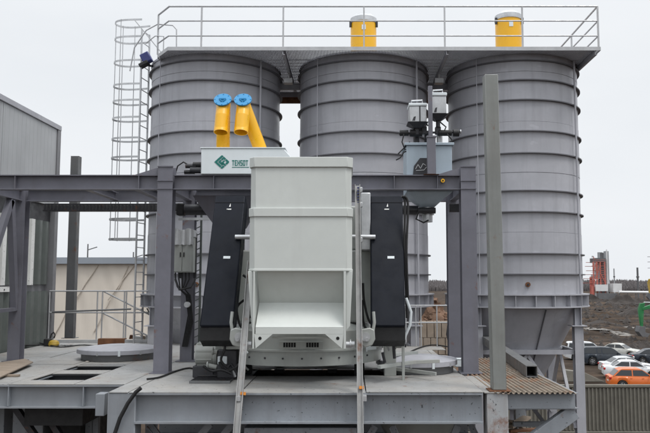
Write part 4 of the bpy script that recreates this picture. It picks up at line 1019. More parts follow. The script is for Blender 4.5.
# control cabinet with bundled cables on the left back column
Yc = QB - .3; a, b = at(172.5, 228, Yc), at(192.5, 272.5, Yc)
t = thing('control_cabinet', 'grey electrical cabinet with a wrapped top on the left rear column', 'cabinet', ((a.x+b.x)/2, Yc, b.z))
w_ = (b.x-a.x)/2; h_ = a.z-b.z
MB().box(-w_, w_, 0, .22, 0, h_*.8).build('case', 'machine', t, .01)
for s_ in (-1, 1):
    d_ = MB().box(min(s_*.004, s_*(w_-.01)), max(s_*.004, s_*(w_-.01)), -.012, -.001, .02, h_*.78).build('door', 'machine', t, .003)
    MB().box(s_*.03-.008, s_*.03+.008, -.03, -.0125, h_*.35, h_*.45).build('handle', 'rubber', d_)
m = MB(); n_ = 10
for j in range(n_):
    m.add([( -w_-.02+ (2*w_+.04)*j/n_, -.03+.02*math.sin(j*2), h_*.62+.02*math.sin(j*3.1)), (-w_-.02+(2*w_+.04)*(j+1)/n_, -.03+.02*math.sin(j*2+2), h_*.62+.02*math.sin(j*3.1+3.1)), (-w_+(2*w_)*(j+1)/n_, -.02, h_*.97+.02*math.sin(j+1)), (-w_+2*w_*j/n_, -.02, h_*.97+.02*math.sin(j))], [(0,1,2,3)])
m.box(-w_-.01, w_+.01, -.015, .24, h_*.8+.001, h_*.96); m.build('plastic_wrap', 'galv', t)
for k in range(5):
    x = -w_*.7 + k*.06; MB().path([(x,.05,0),(x+.01,.03,-.12),(x*.6+.02*math.sin(k),.0,-.25-.04*(k % 3)),(x*.3+.1,.08,-.4),(.1+.02*k,.12,-.75-.03*k),(.02*k,.14,-1.3)], .013, 6).build('cable', 'rubber', t)
MB().path([(-w_*.6,-.02,-.12),(-.02,-.08,-.3),(w_*.9,-.04,-.26),(w_*1.2,.05,-.12)], .02, 6).build('cable', 'rubber', t)
MB().box(-.1,.2,.225,.27,-.1,h_*.9).build('mounting_bar', 'darksteel', t)
MB().tube((w_*.55,-.03,-.56),(w_*.55,.05,-.56), .05, n=14).build('limit_switch', 'galv', t)
# lattice riser right of cabinet
Yl = QB + .4; t = thing('lattice_riser', 'dark greenish lattice cable riser beside the left drive cover', 'cable rack', (xx(196,250,Yl), Yl, DZ))
h_ = fz1 - DZ
for x in (-.08, .09): MB().box(x-.018, x+.018, -.02, .02, .0, h_).build('upright', 'greensheet' if x > 0 else 'darksteel', t)
for k in range(22): MB().bar((-.08,0,.08+k*h_/23),(.09,0,.08+(k+.6)*h_/23), .016, .016).build('lacing', 'greensheet', t)
# dark ducting clutter under the frame at left
t = thing('feed_chute', 'dark steel chute under the white box behind the left drive cover', 'chute', (xx(215,200,QY+.6), QY+.6, zz(235,QY+.6)))
m = MB(); z0 = -.1; 
m.add([(-.3,-.35,.62),(.75,-.35,.62),(.75,.35,.62),(-.3,.35,.62),(.05,-.2,.12),(.5,-.2,.12),(.5,.2,.12),(.05,.2,.12)], [(0,1,5,4),(1,2,6,5),(2,3,7,6),(3,0,4,7),(4,5,6,7),(3,2,1,0)])
m.build('hopper', 'frame', t); MB().box(.07,.48,-.18,.18,-.3,.119).build('spout', 'darksteel', t, .01)
MB().tube((-.5,0,.42),(-.1,0,.42), .09, n=16).build('screw_tube', 'darksteel', t); MB().box(-.62,-.5,-.1,.1,.32,.52).build('gear_motor', 'rubber', t, .02)
MB().bar((-.55,-.2,.25),(.1,-.2,.25), .05,.04).build('tie_bar','galv',t)

# railing at the back of the left deck
RY = 17.0
t = thing('deck_railing', 'thin grey pipe railing along the back of the left deck', 'railing', (xx(48,335,RY), RY, DZ))
ox = xx(48,335,RY); xr = xx(153,335,RY) - ox; rh = zz(291, RY) - DZ; rm = zz(312.5, RY) - DZ
for z, n_ in ((rh,'top_rail'), (rm,'mid_rail')): MB().tube((0,0,z),(xr,0,z), .018, n=8).build(n_, 'rail_galv', t)
for px in (49, 97, 102, 124, 126, 152): x = xx(px,315,RY)-ox; MB().tube((x,0,0),(x,0,rh-.019), .017, n=8).build('post', 'rail_galv', t)
# stair rails running down to the right behind the deck
for py0, py1, px0_, px1_ in ((291,318,103,156), (313,340,103,156)):
    p, q = at(px0_,py0,RY+.06), at(px1_,py1,RY+.06); MB().tube(p-Vector((ox,RY,DZ)), q-Vector((ox,RY,DZ)), .018, n=8).build('stair_rail', 'rail_galv', t)
MB().box(-.6, xr+.3, -.03, .03, .001, .06).build('toe_board', 'rail_galv', t)
p, q = at(52,312,RY-.1), at(131,309,RY-.1)
tag(MB().tube(p, q, .02, n=8).build('loose_pipe', 'dark_post'), 'thin dark pipe lying against the railing of the left deck', 'pipe')

ga, gb = onz(189, 383.5, DZ), onz(237, 377.5, DZ)
t = thing('floor_grating', 'dark perforated floor grating left of the left hoist rail', 'grating', (ga.x, ga.y, DZ))
gw, gd = gb.x-ga.x, gb.y-ga.y
MB().box(0,gw,0,.03,.001,.035).build('edge_bar','dark_post',t); MB().box(0,gw,gd-.03,gd,.001,.035).build('edge_bar','dark_post',t)
for k in range(24): MB().box(gw*k/24+.004, gw*k/24+.014, .031, gd-.031, .004, .033).build('bearing_bar','darksteel',t)
MB().box(0.01,gw-.01,.035,gd-.035,.0005,.003).build('tray','rubber',t)
# small things on the left deck
p = onz(51, 346, DZ)
t = thing('chain_hoist', 'small yellow and black chain hoist left on the left deck', 'hoist', p)
MB().lathe([(.001,0),(.1,0),(.12,.04),(.1,.1),(.05,.13),(.001,.13)], (.06,0,.0), n=20).build('drum', 'exc_yellow', t); MB().cbox((-.08,.02,.08), .14,.16,.16).build('motor', 'rubber', t, .02)
MB().path([(-.02,0,.17),(0,0,.26),(.05,0,.3),(.08,0,.24),(.06,0,.17)], .016).build('hook', 'rubber', t)
m = MB()
for k in range(9): m.lathe([(.018,-.006),(.03,-.006),(.03,.006),(.018,.006)], (.2+.035*k,-.05+.04*math.sin(k),.014+.004*(k % 2)), n=10, closed=True)
m.build('chain', 'darksteel', t)
MB().path([(-.1,0,.02),(-.3,.05,.02),(-.5,-.05,.02),(-.8,-.1,.02)], .016).build('lead', 'rubber', t)
p = onz(111, 345, DZ)
t = thing('rusty_channel', 'short dark rusty steel channel lying on the left deck', 'steel channel', p)
Lh = 13.2/F*p.y
MB().box(-Lh, Lh, 0, .02, 0, .14).build('web', 'rust', t); MB().box(-Lh, Lh, .021, .16, .12, .14).build('flange', 'rust', t); MB().box(-Lh, Lh, .021, .16, 0, .02).build('flange', 'rust', t)
for k, (px, py, m_) in enumerate(((133,339,'rust'),(138,340,'white_paint'),(143,339.5,'plywood'),(149,340,'white_paint'))):
    p = onz(px, py, DZ); t = thing('offcut', ['dark rusty offcut nearest the rusty channel', 'pale wedge shaped offcut beside the dark offcut', 'brown timber offcut between two pale ones', 'pale offcut nearest the left portal column'][k], 'offcut', p, group='offcuts on the left deck')
    MB().prism([(-.1,0,0),(.1,.02,0),(.07,.02,.07),(-.08,0,.1)], (0,.12,0)).build('block', m_, t)
P = [onz(0,380,DZ), onz(33,365.5,DZ), onz(25,363,DZ), onz(-14,370,DZ)]
t = thing('plywood_sheet', 'worn plywood sheet lying on the left front deck edge', 'plywood', P[0])
MB().prism([(p_-P[0])+Vector((0,0,.03+.015*i)) for i, p_ in enumerate(P)], (0,0,.016)).build('sheet', 'plywood', t)
MB().box(-.9,.1,.35,.42,.001,.03).build('batten', 'plywood', t)
# hanging hose at left front post
P = [at(*p_, FY-.06) for p_ in ((141,388),(136,392),(128,403),(120,418),(115,433),(112,450))]
tag(MB().path(P, .025, 10).build('black_hose', 'rubber'), 'black hose hanging over the left front platform corner', 'hose')

for k, (pts, lab) in enumerate((
    (((205,372),(190,368),(176,371),(160,377),(147,379)), 'black cable snaking over the deck left of the motor'),
    (((40,343),(60,347),(84,345),(112,348),(150,350)), 'thin dark cable lying along the rear of the left deck'),
    (((392,362),(402,357),(416,349),(432,345),(450,347)), 'black cable crossing the right deck behind the round lid'))):
    P = [onz(a, b, DZ+.016) for a, b in pts]; fine = []
    for i in range(len(P)-1):
        for q_ in range(6):
            t_ = q_/6; a_, b_, c_, d_ = P[max(i-1,0)], P[i], P[i+1], P[min(i+2,len(P)-1)]
            fine.append(.5*((2*b_)+(-a_+c_)*t_+(2*a_-5*b_+4*c_-d_)*t_*t_+(-a_+3*b_-3*c_+d_)*t_**3))
    tag(MB().path(fine+[P[-1]], .014, 7).build('loose_cable', 'rubber'), lab, 'cable')
# ================================================================== RIGHT SIDE: corrugated walkway, square tube
GX0, GX1 = PR + .06, xx(577, 395, FY)
gl = thing('corrugated_platform', 'rust stained corrugated sheet platform on a grey channel at right', 'platform', (GX0, FY, DZ))
def gp_(mb, n, m, b=0, par=gl):
    o = mb.build(n, m, par, b); o.matrix_parent_inverse = Matrix.Translation((-GX0,-FY,-DZ)); return o
GY1 = 13.6
def corr(x0, x1, y0, y1, z):
    m = MB(); pit = .066; n_ = int((x1-x0)/pit); pr = []
    for i in range(n_):
        a = x0 + i*pit; pr += [(a, 0), (a+pit*.2, .022), (a+pit*.5, .022), (a+pit*.7, 0)]
    pr.append((x0+n_*pit, 0)); vs = []
    for x, h in pr: vs += [(x,y0,z+h),(x,y1,z+h),(x,y0,z+h-.006),(x,y1,z+h-.006)]
    fs = []
    for i in range(len(pr)-1):
        a, b = i*4, i*4+4; fs += [(a,b,b+1,a+1),(a+2,a+3,b+3,b+2),(a,a+2,b+2,b),(a+1,b+1,b+3,a+3)]
    return m.add(vs, fs)
zc_ = DZ - .02
gp_(corr(GX0, GX1, FY-.01, GY1-2.0, zc_), 'corrugated_sheet', 'corrug'); gp_(corr(xd+.25, GX1, GY1-1.98, GY1, zc_-.004), 'corrugated_sheet', 'corrug')
ghh = DZ-.035 - zz(411, FY)
gp_(MB().chan((GX0+.09, FY+.1, zc_-.012-ghh/2), (GX1, FY+.1, zc_-.012-ghh/2), -.08, ghh, .012), 'edge_channel', 'beam')
gp_(MB().chan((GX1-.02, FY+.12, zc_-.012-ghh/2), (GX1-.02, GY1, zc_-.012-ghh/2), .07, ghh, .012), 'edge_channel', 'beam')
gp_(MB().ibeam((GX0+.3, FY+1.3, zc_-.1), (GX1-.1, FY+1.3, zc_-.1), .1, .14), 'joist', 'beam'); gp_(MB().ibeam((GX0+.3, FY+3.0, zc_-.1), (GX1-.1, FY+3.0, zc_-.1), .1, .14), 'joist', 'beam')
p, q = at(574, 411, FY+.2), at(534, 440, FY+.2); d_ = q-p; gp_(MB().bar(p, p+d_*1.35, .19, .12, up=(0,1,0)), 'diagonal_brace', 'beam', .006)
gp_(MB().bar(at(513,424,FY+.7), at(548,424,FY+.7), .08, .06), 'lower_tie', 'beam'); 
gp_(MB().bar(at(527,400,12.5), at(545,424,12.5), .06, .06), 'thin_brace', 'darksteel'); gp_(MB().box(GX1-.2, GX1-.04, FY+2.6, FY+2.76, 0, zc_-.2), 'post', 'beam')
# the dark hollow section lying on it
e0, e1 = onz(532, 377, DZ+.01), onz(484, 342, DZ+.01); sq = 11.2/F*e0.y
d_ = (e1-e0); d_.z = 0; L_ = d_.length
t = thing('hollow_section', 'dark hollow square steel section lying on the corrugated platform', 'steel tube', (e0.x, e0.y, DZ+.006), math.atan2(d_.y, d_.x))
w_ = sq/2; th = .012
m = MB(); n = 4; vs = []
for x, ww in ((0,w_),(L_,w_),(L_,w_-th),(0,w_-th)):
    vs += [(x,-ww,w_-ww),(x,ww,w_-ww),(x,ww,w_+ww),(x,-ww,w_+ww)]
m.add(vs, [(j*4+i, j*4+(i+1) % 4, ((j+1) % 4)*4+(i+1) % 4, ((j+1) % 4)*4+i) for j in range(4) for i in range(4)])
m.build('section', 'dark_post', t); MB().box(.35,.355,-w_+th,w_-th,th,2*w_-th).build('bore_shade_plate', 'hole', t)  # black plate paints the shaded inside of the open tube
# loose timbers and rust below the corrugated platform
for k, (a, b, w_) in enumerate((((509,427),(527,417),.14),((511,421),(523,428),.1),((508,431),(547,429),.12))):
    p, q = at(*a, 11.2), at(*b, 11.6); 
    t = thing('timber_plank', ['broad pale plank under the corrugated platform', 'short crossed plank under the corrugated platform', 'long brown plank lowest under the corrugated platform'][k], 'plank', p)
    MB().bar((0,0,0), q-p, w_, .035).build('board', 'plywood' if k < 2 else 'rust', t); MB().bar((.1,.2,-.08), (.1,.2,-(p.z)), .07, .07).build('prop', 'darksteel', t)

# ================================================================== RIGHT BACKGROUND
# ribbed concrete fence panels
FYY = onz(620, 430.5, .35).y
pwid = 3.9; fx = xx(570, 410, FYY) - 2*pwid + .35; fzt = zz(384.5, FYY)
FLAB = ['ribbed concrete fence panel hidden mostly behind the mixer legs', 'ribbed concrete fence panel seen under the corrugated platform', 'ribbed concrete fence panel in front of the orange car', 'ribbed concrete fence panel at the right edge of the picture', 'ribbed concrete fence panel past the right picture edge']
def fence_panel():
    t = thing('fence_panel', FLAB[0], 'fence', (fx, FYY, 0), group='ribbed concrete fence panels')
    MB().box(.03, pwid-.03, 0, .1, .32, fzt-.14).build('slab', 'concrete', t)
    nr = 19
    r0 = None
    for i in range(nr):
        x = .12 + (pwid-.24)*(i+.5)/nr
        if r0 is None:
            r0 = MB().prism([(-.055,0,.38),(-.028,-.075,.38),(.028,-.075,.38),(.055,0,.38)], (0,0,fzt-.16-.38)).build('rib', 'concrete', t, loc=(x,-.001,0))
        else: inst(r0, t, (x,-.001,0))
    MB().box(.03, pwid-.03, -.1, .11, fzt-.139, fzt).build('top_rail', 'concrete', t, .02)
    MB().box(.03, pwid-.03, -.1, .11, .24, .319).build('bottom_rail', 'concrete', t, .02)
    for x in (.5, pwid-.5): MB().add([(x-.45,-.32,0),(x+.45,-.32,0),(x+.45,.38,0),(x-.45,.38,0),(x-.22,-.15,.239),(x+.22,-.15,.239),(x+.22,.2,.239),(x-.22,.2,.239)], [(0,3,2,1),(4,5,6,7),(0,1,5,4),(1,2,6,5),(2,3,7,6),(3,0,4,7)]).build('footing', 'concrete', t)
    return t
f0 = fence_panel()
for i in range(1, 5):
    c = copy_tree(f0); c.location = (fx + i*pwid, FYY, 0); c['label'] = FLAB[i]

# cars
def car(px_c, py_base, lab, paint, L, W, H, rz, style, rear=True, group='cars parked behind the fence'):
    p = onz(px_c, py_base, 0)
    t = thing('parked_car', lab, 'car', (p.x, p.y, 0), rz, group)
    hl = L/2
    if style == 'suv':
        low = [(-1,.42),(-.99,.60),(-.96,.62),(.55,.60),(.62,.585),(.93,.53),(.985,.46),(1,.30)]
        roof = [(-.93,.61),(-.87,.93),(-.8,.98),(-.2,1.0),(.14,.97),(.22,.93),(.50,.615)]
    elif style == 'sedan':
        low = [(-1,.45),(-.99,.64),(-.93,.67),(-.6,.67),(.5,.63),(.6,.62),(.9,.56),(.985,.48),(1,.32)]
        roof = [(-.72,.672),(-.42,.95),(-.3,.99),(-.05,1.0),(.08,.985),(.16,.94),(.5,.635)]
    else:
        low = [(-1,.42),(-.99,.60),(-.94,.63),(.5,.61),(.6,.60),(.9,.54),(.985,.46),(1,.31)]
        roof = [(-.9,.63),(-.66,.93),(-.55,.985),(-.2,1.0),(.05,.985),(.14,.94),(.5,.615)]
    gz = .17
    # lower body: cross section lofted along length
    prof = []
    for x, z in low: prof.append((x*hl, z*H))
    def topz(x):
        for (xa_, za), (xb_, zb) in zip(prof, prof[1:]):
            if xa_ <= x <= xb_: return za + (zb-za)*(x-xa_)/(xb_-xa_+1e-9)
        return prof[-1][1]
    wr = .33 if style != 'suv' else .37
    wx = (-.58*hl, .62*hl)
    secs = sorted(set([p_[0] for p_ in prof] + [-.8*hl,-.3*hl,0,.3*hl,.8*hl] + [wxc + wr*1.18*math.cos(a) for wxc in wx for a in (0,.5,1.0,1.57,2.14,2.64,math.pi)]))
    m = MB(); vs = []; k = 0
    for x in secs:
        tz = topz(x); u = abs(x)/hl; wsc = (1 - .13*max(0,(u-.72)/.28)**2) * W/2
        bot = gz + (.12 if u > .93 else 0)
        for wxc in wx:
            dx = abs(x-wxc)
            if dx < wr*1.18: bot = max(bot, wr + math.sqrt(max(0,(wr*1.18)**2-dx*dx)))
        bot = min(bot, tz-.1)
        ring = [(-wsc*.97,bot),(-wsc,bot+(tz-bot)*.4),(-wsc*.985,bot+(tz-bot)*.8),(-wsc*.9,tz),(0,tz+.025),(wsc*.9,tz),(wsc*.985,bot+(tz-bot)*.8),(wsc,bot+(tz-bot)*.4),(wsc*.97,bot)]
        vs += [(x,y,z) for y,z in ring]; k += 1
    fs = [(i*9+j, i*9+(j+1) % 9, (i+1)*9+(j+1) % 9, (i+1)*9+j) for i in range(k-1) for j in range(9)] + [tuple(range(9)), tuple(range((k-1)*9, k*9))]
    m.add(vs, fs); body = m.build('body', paint, t)
    # cabin
    def cab(shr, zoff=0., xs_=1.):
        mm = MB(); vv = []
        for x, z in roof:
            f = (z - .61)/.39; wy = (W/2)*(.90 - .17*f)*shr; vv += [(x*hl*xs_, -wy, z*H+zoff), (x*hl*xs_, wy, z*H+zoff)]
        n = len(roof)
        ff = [(2*i,2*i+1,2*i+3,2*i+2) for i in range(n-1)]
        ff += [tuple(2*i for i in range(n)), tuple(2*i+1 for i in range(n-1,-1,-1)), (0,2*n-2,2*n-1,1)]
        return mm.add(vv, ff)
    cabin = cab(1.0).build('cabin', paint, t)
    def seg(x, side):      # side window outline point at roof fraction
        return None
    rb = roof; zlo, zhi = .665, .935
    def xat(z, left):
        pts = rb if left else rb[::-1]
        for (xa_, za), (xb_, zb) in zip(pts, pts[1:]):
            if za <= z <= zb: return xa_ + (xb_-xa_)*(z-za)/(zb-za+1e-9)
        return pts[-1][0]
    zlo = max(zlo, rb[0][1]+.03)
    xl0, xl1, xr0, xr1 = xat(zlo,1)+.05, xat(zhi,1)+.05, xat(zlo,0)-.05, xat(zhi,0)-.03
    xm = (xl1 + xr1)/2 + .02
    splits = [(0, xm-.02), (xm+.02, 9)] if style != 'suv' else [(0,-.42),(-.38,xm+.06),(xm+.10,9)]
    for sy in (-1, 1):
        for lo_, hi_ in splits:
            a0 = max(xl0, lo_) if lo_ else xl0; a1 = max(xl1, lo_) if lo_ else xl1; b0 = min(xr0, hi_); b1 = min(xr1, hi_)
            q_ = []
            for x, z in ((a0,zlo),(b0,zlo),(b1,zhi),(a1,zhi)):
                f = (z-.61)/.39; q_.append((x*hl, sy*((W/2)*(.90-.17*f)+.004), z*H))
            MB().prism(q_, (0, sy*.006, 0)).build('side_window', 'glass', t)
    for nm, (i0, i1) in (('windscreen', (-2, -1)), ('rear_window', (1, 0))):
        (xh, zh), (xl, zl2) = rb[i0], rb[i1]; q_ = []
        for f_, s_ in ((.1,-1),(.1,1),(.9,1),(.9,-1)):
            x = xl+(xh-xl)*f_; z = zl2+(zh-zl2)*f_; ff = (z-.61)/.39; wy = (W/2)*(.86-.17*ff)*.96
            q_.append((x*hl, s_*wy, z*H))
        off = Vector((1 if nm == 'windscreen' else -1, 0, .8)).normalized()*.008
        MB().prism([Vector(v)+off*.6 for v in q_], off).build(nm, 'glass', t)
    for wxc in wx:
        for sy in (-1, 1):
            yo = sy*(W/2-.02)
            wo_ = MB().lathe([(.0,-.1),(wr*.62,-.1),(wr*.9,-.1),(wr,-.07),(wr,.07),(wr*.9,.1),(wr*.62,.1),(.0,.1)], n=24)
            wo_.v = [(x+wxc, z*1.0+yo-sy*.08, y+wr) for x,y,z in wo_.v]
            wh_ = wo_.build('wheel', 'tyre', t)
            rm_ = MB().lathe([(.0,.0),(wr*.3,.012),(wr*.58,.0),(wr*.62,-.03)], n=20); rm_.v = [(x+wxc, yo-sy*.08+sy*(.104+z), y+wr) for x,y,z in rm_.v]
            rm_.build('rim', 'wheel', wh_)
            for k_ in range(5):
                a = k_*1.257; c_ = Vector((wxc+math.cos(a)*wr*.4, yo+sy*.03, wr+math.sin(a)*wr*.4)); 
                MB().cbox(c_, .09, .012, .09, Matrix.Rotation(-a, 3, 'Y')).build('rim_gap', 'tyre', wh_)
    for sy in (-1, 1):
        zt_ = .54*H if style == 'suv' else .52*H
        MB().cbox((-hl*.975, sy*W*.37, zt_+.04), .16, .3, .17).build('tail_light', 'lamp_red', t, .03)
        MB().cbox((hl*.955, sy*W*.36, .47*H), .18, .34, .13).build('headlight', 'lamp_clear', t, .03)
        MB().cbox((xr0*hl-.08, sy*(W/2+.06), zlo*H+.05), .1, .18, .12).build('mirror', paint if paint != 'car_cream' else 'rubber', t, .03)
        for x in (-.28, .12): MB().cbox((x*hl, sy*(W/2*.985+.01), .56*H), .16, .02, .025).build('door_handle', paint, t)
        MB().box(-.40*hl, .43*hl, sy*W/2*.985-.006, sy*W/2*.985+.006, gz-.01, gz+.06).build('sill', 'rubber', t)
    MB().box(hl*.985, hl*.999, -W*.22, W*.22, .22*H, .36*H).build('grille', 'rubber', t); MB().box(-hl*1.003, -hl*.985, -.27, .27, .36*H, .43*H).build('number_plate', 'white_paint', t)
    MB().box(-hl*.995, -hl*.97, -W*.4, W*.4, gz+.12, gz+.2).build('bumper', 'rubber', t)
    return t
car(637, 388.5, 'bright orange hatchback parked nearest the concrete fence', 'car_orange', 4.1, 1.75, 1.5, R(-8), 'hatch')
car(632, 378, 'white sedan parked right behind the orange hatchback', 'car_white', 4.5, 1.76, 1.45, R(-12), 'sedan')
car(627, 373.5, 'pale silver sedan mostly hidden behind the white sedan', 'car_silver', 4.4, 1.75, 1.45, R(-4), 'sedan')
car(606, 364.5, 'dark blue black estate car parked just right of the silo leg', 'car_dark', 4.9, 1.85, 1.68, R(-6), 'suv')
car(588, 359.5, 'white van like car behind the dark estate, only its roof showing', 'car_white', 4.6, 1.85, 1.8, R(-8), 'suv')
car(619.5, 357, 'cream coloured sedan facing right beyond the dark estate', 'car_cream', 4.3, 1.7, 1.42, R(-38), 'sedan')
car(655, 364, 'dark sedan cut by the right picture edge beside the cars', 'car_dark', 4.4, 1.75, 1.45, R(-10), 'sedan')

# white concrete block near the cars
p = onz(585, 381, 0)
t = thing('concrete_block', 'pale concrete block beside the silo leg before the cars', 'block', p)
MB().add([(-1.6,-.5,0),(1.4,-.5,0),(1.4,.6,0),(-1.6,.6,0),(-1.6,-.4,.9),(-.1,-.4,.7),(-.1,.5,.7),(-1.6,.5,.9)], [(0,3,2,1),(4,5,6,7),(0,1,5,4),(1,2,6,5),(2,3,7,6),(3,0,4,7)]).build('block', 'concrete', t, .03)
MB().path([(-.6,0,.82),(-.6,0,.98),(-.3,0,.98),(-.3,0,.74)], .03).build('lifting_loop', 'rust', t)

# strips of old snow and lighter tracks
for k, (a, b, py, w_) in enumerate(((586, 609, 332.5, .55), (612, 626, 334, .35), (628, 644, 331, .5))):
    p, q = onz(a, py, 0), onz(b, py, 0); m = MB(); rs = random.Random(k+11)
    for i in range(24):
        u = rs.random(); x = p.x+(q.x-p.x)*u; y = p.y + rs.gauss(0, .7); z = ground_h(x, y); rr = rs.uniform(.15, .8)*w_*1.6; n_ = 9
        vs = [(x, y, z+.10)] + [(x+math.cos(j*6.283/n_)*rr*3.4*rs.uniform(.5,1.2), y+math.sin(j*6.283/n_)*rr*rs.uniform(.6,1.2), z-.06) for j in range(n_)]
        m.add(vs, [(0, 1+j, 1+(j+1) % n_) for j in range(n_)])
    o = kind(m.build('snow_patch', 'snow'), 'stuff'); tag(o, ['strip of dirty old snow nearest the silo beyond the cars', 'short strip of dirty snow beyond the cars', 'strip of dirty snow nearest the excavator'][k], 'snow')

cl = MB(); rc = random.Random(21)
for i in range(1500):
    y = rc.uniform(84, 235); x = xx(rc.uniform(575, 665), 300, y); z = ground_h(x, y); s_ = rc.uniform(.12, .5) * (1 + (y > 150)*.6) * (1 if rc.random() < .93 else 2.2)
    cl.add([(x+rc.uniform(-.2,.2)*s_, y, z+s_*rc.uniform(.5,.9))] + [(x+math.cos(j*1.257)*s_*rc.uniform(.7,1.6), y+math.sin(j*1.257)*s_*rc.uniform(.7,1.4), z-.12) for j in range(5)], [(0,1+j,1+(j+1) % 5) for j in range(5)])
tag(kind(cl.build('earth_clods', 'dirt'), 'stuff'), 'scattered clods of dark earth over the bare ground', 'earth')
def mound(px, py, wpx, hpx, lab, m_='dirt', seed=0, squash=.5, cat='mound'):
    p = onz(px, py, 0); rx = wpx/2/F*p.y; hh = hpx/F*p.y; m = MB(); nr, na = 12, 40; vs = []
    for i in range(nr+1):
        for j in range(na):
            a = 2*math.pi*j/na; r = i/nr; n_ = fbm(math.cos(a)*2.2*r+seed*5+9, math.sin(a)*2.2*r+4)
            vs.append((math.cos(a)*r*rx*(.8+.4*n_), math.sin(a)*r*rx*squash*(.8+.4*n_), -1.2 if i == nr else hh*(math.cos(r*math.pi)*.5+.5)*(.45+1.1*n_)+hh*.12*math.sin(a*9+r*11)*r*(1-r)))
    m.add(vs, [(i*na+j, i*na+(j+1) % na, (i+1)*na+(j+1) % na, (i+1)*na+j) for i in range(nr) for j in range(na)])
    o = m.build('earth_mound', m_, loc=(p.x, p.y, ground_h(p.x,p.y))); kind(o, 'structure'); return o
mound(600, 327, 50, 4, '', 'dirt', 11); mound(634, 316, 40, 6, '', 'dirt', 12); mound(592, 306, 34, 9, '', 'dirt', 1); mound(622, 309, 46, 8, '', 'dirt', 2); mound(650, 312, 40, 9, '', 'dirt', 3); mound(603, 318, 60, 5, '', 'mud', 4); mound(640, 322, 50, 5, '', 'mud', 6); mound(592, 300, 26, 6, '', 'far_dark', 7)

# rubble and low block wall seen between the middle and right silo
for k, (px, py, w_, h_) in enumerate(((437, 322, 26, 20), (446, 320, 18, 26), (428, 326, 20, 14))):
    p = onz(px, py, 0)
RUBY = 46.0
p = at(438, 321, RUBY); zt_ = zz(291, RUBY)
mound_o = MB(); nr, na = 26, 80; vs = []
for i in range(nr+1):
    for j in range(na):
        a = 2*math.pi*j/na; r = i/nr; n_ = fbm(math.cos(a)*2*r+3, math.sin(a)*2*r+7); vs.append((p.x+math.cos(a)*r*3.4, RUBY+3+math.sin(a)*r*3.0, max(0,(zt_-.2)*(1-r**1.5)*(.7+.5*n_)) + .5*(fbm(math.cos(a)*r*9+5, math.sin(a)*r*9+5)-.5)*(i < nr) - (.1 if i == nr else 0)))
mound_o.add(vs, [(i*na+j, i*na+(j+1) % na, (i+1)*na+(j+1) % na, (i+1)*na+j) for i in range(nr) for j in range(na)])
kind(mound_o.build('earth_mound', 'rubble'), 'structure')
ck = MB(); rnd = random.Random(3)
for i in range(700):
    a = rnd.random()*6.28; r = rnd.random()**.6; n_ = fbm(math.cos(a)*2*r+3, math.sin(a)*2*r+7)
    c_ = (p.x+math.cos(a)*r*3.2, RUBY+3+math.sin(a)*r*2.8, max(.1,(zt_-.2)*(1-r**1.5)*(.7+.5*n_))); s_ = rnd.uniform(.08,.32)
    ck.cbox(c_, s_*rnd.uniform(.6,2.2), s_, s_*rnd.uniform(.5,1), Matrix.Rotation(rnd.random()*3,3,'Z') @ Matrix.Rotation(rnd.random()*2,3,'X'))
o = kind(ck.build('rubble_heap', 'rubble'), 'stuff'); tag(o, 'heap of brown earth and rubble seen between two silos', 'rubble')
p0, p1 = at(405, 322, 30), at(456, 322, 30)
bw = thing('block_wall', 'low beige block wall behind the right deck between the silos', 'wall', (p0.x, 30, 0))
zt_ = zz(321, 30); rows_ = 9; cols = 7; bw_ = (p1.x-p0.x)/cols; bhh = zt_/rows_
b0 = None
for r_ in range(rows_):
    for c_ in range(cols):
        x = c_*bw_ + (bw_/2 if r_ % 2 else 0)
        if b0 is None: b0 = MB().box(.012, bw_-.012, 0, .3, .01, bhh-.01).build('block', 'plywood', bw, .01, loc=(x,0,0))
        else: inst(b0, bw, (x, random.uniform(-.01,.01), r_*bhh))
# railing in front, on the right rear deck
RY2 = 15.9; x0, x1 = xx(404,330,RY2), xx(456,330,RY2)
t = thing('deck_railing', 'thin pipe railing at the back of the right deck below the silos', 'railing', (x0, RY2, DZ))
for py in (305.5, 322.5): z = zz(py,RY2)-DZ; MB().tube((0,0,z),(x1-x0,0,z), .015, n=8).build('rail', 'rail_galv', t)
for px in (406, 416, 421, 437, 454): x = xx(px,330,RY2)-x0; MB().tube((x,0,0),(x,0,zz(305.5,RY2)-DZ), .014, n=8).build('post', 'rail_galv', t)
p = onz(443, 341, DZ); t = thing('work_bag', 'dark cloth bag hung at the rear right deck railing', 'bag', (p.x, RY2-.12, DZ+.12))
m = MB().lathe([(.001,0),(.1,.02),(.13,.15),(.1,.34),(.05,.4),(.001,.41)], n=14); m.v = [(x*(1+.15*math.sin(z*20)), y*.6, z) for x,y,z in m.v]; m.build('sack', 'darksteel', t)
MB().path([(-.04,0,.4),(-.03,.05,.5),(.03,.05,.5),(.04,0,.4)], .01, 6).build('strap', 'rubber', t)

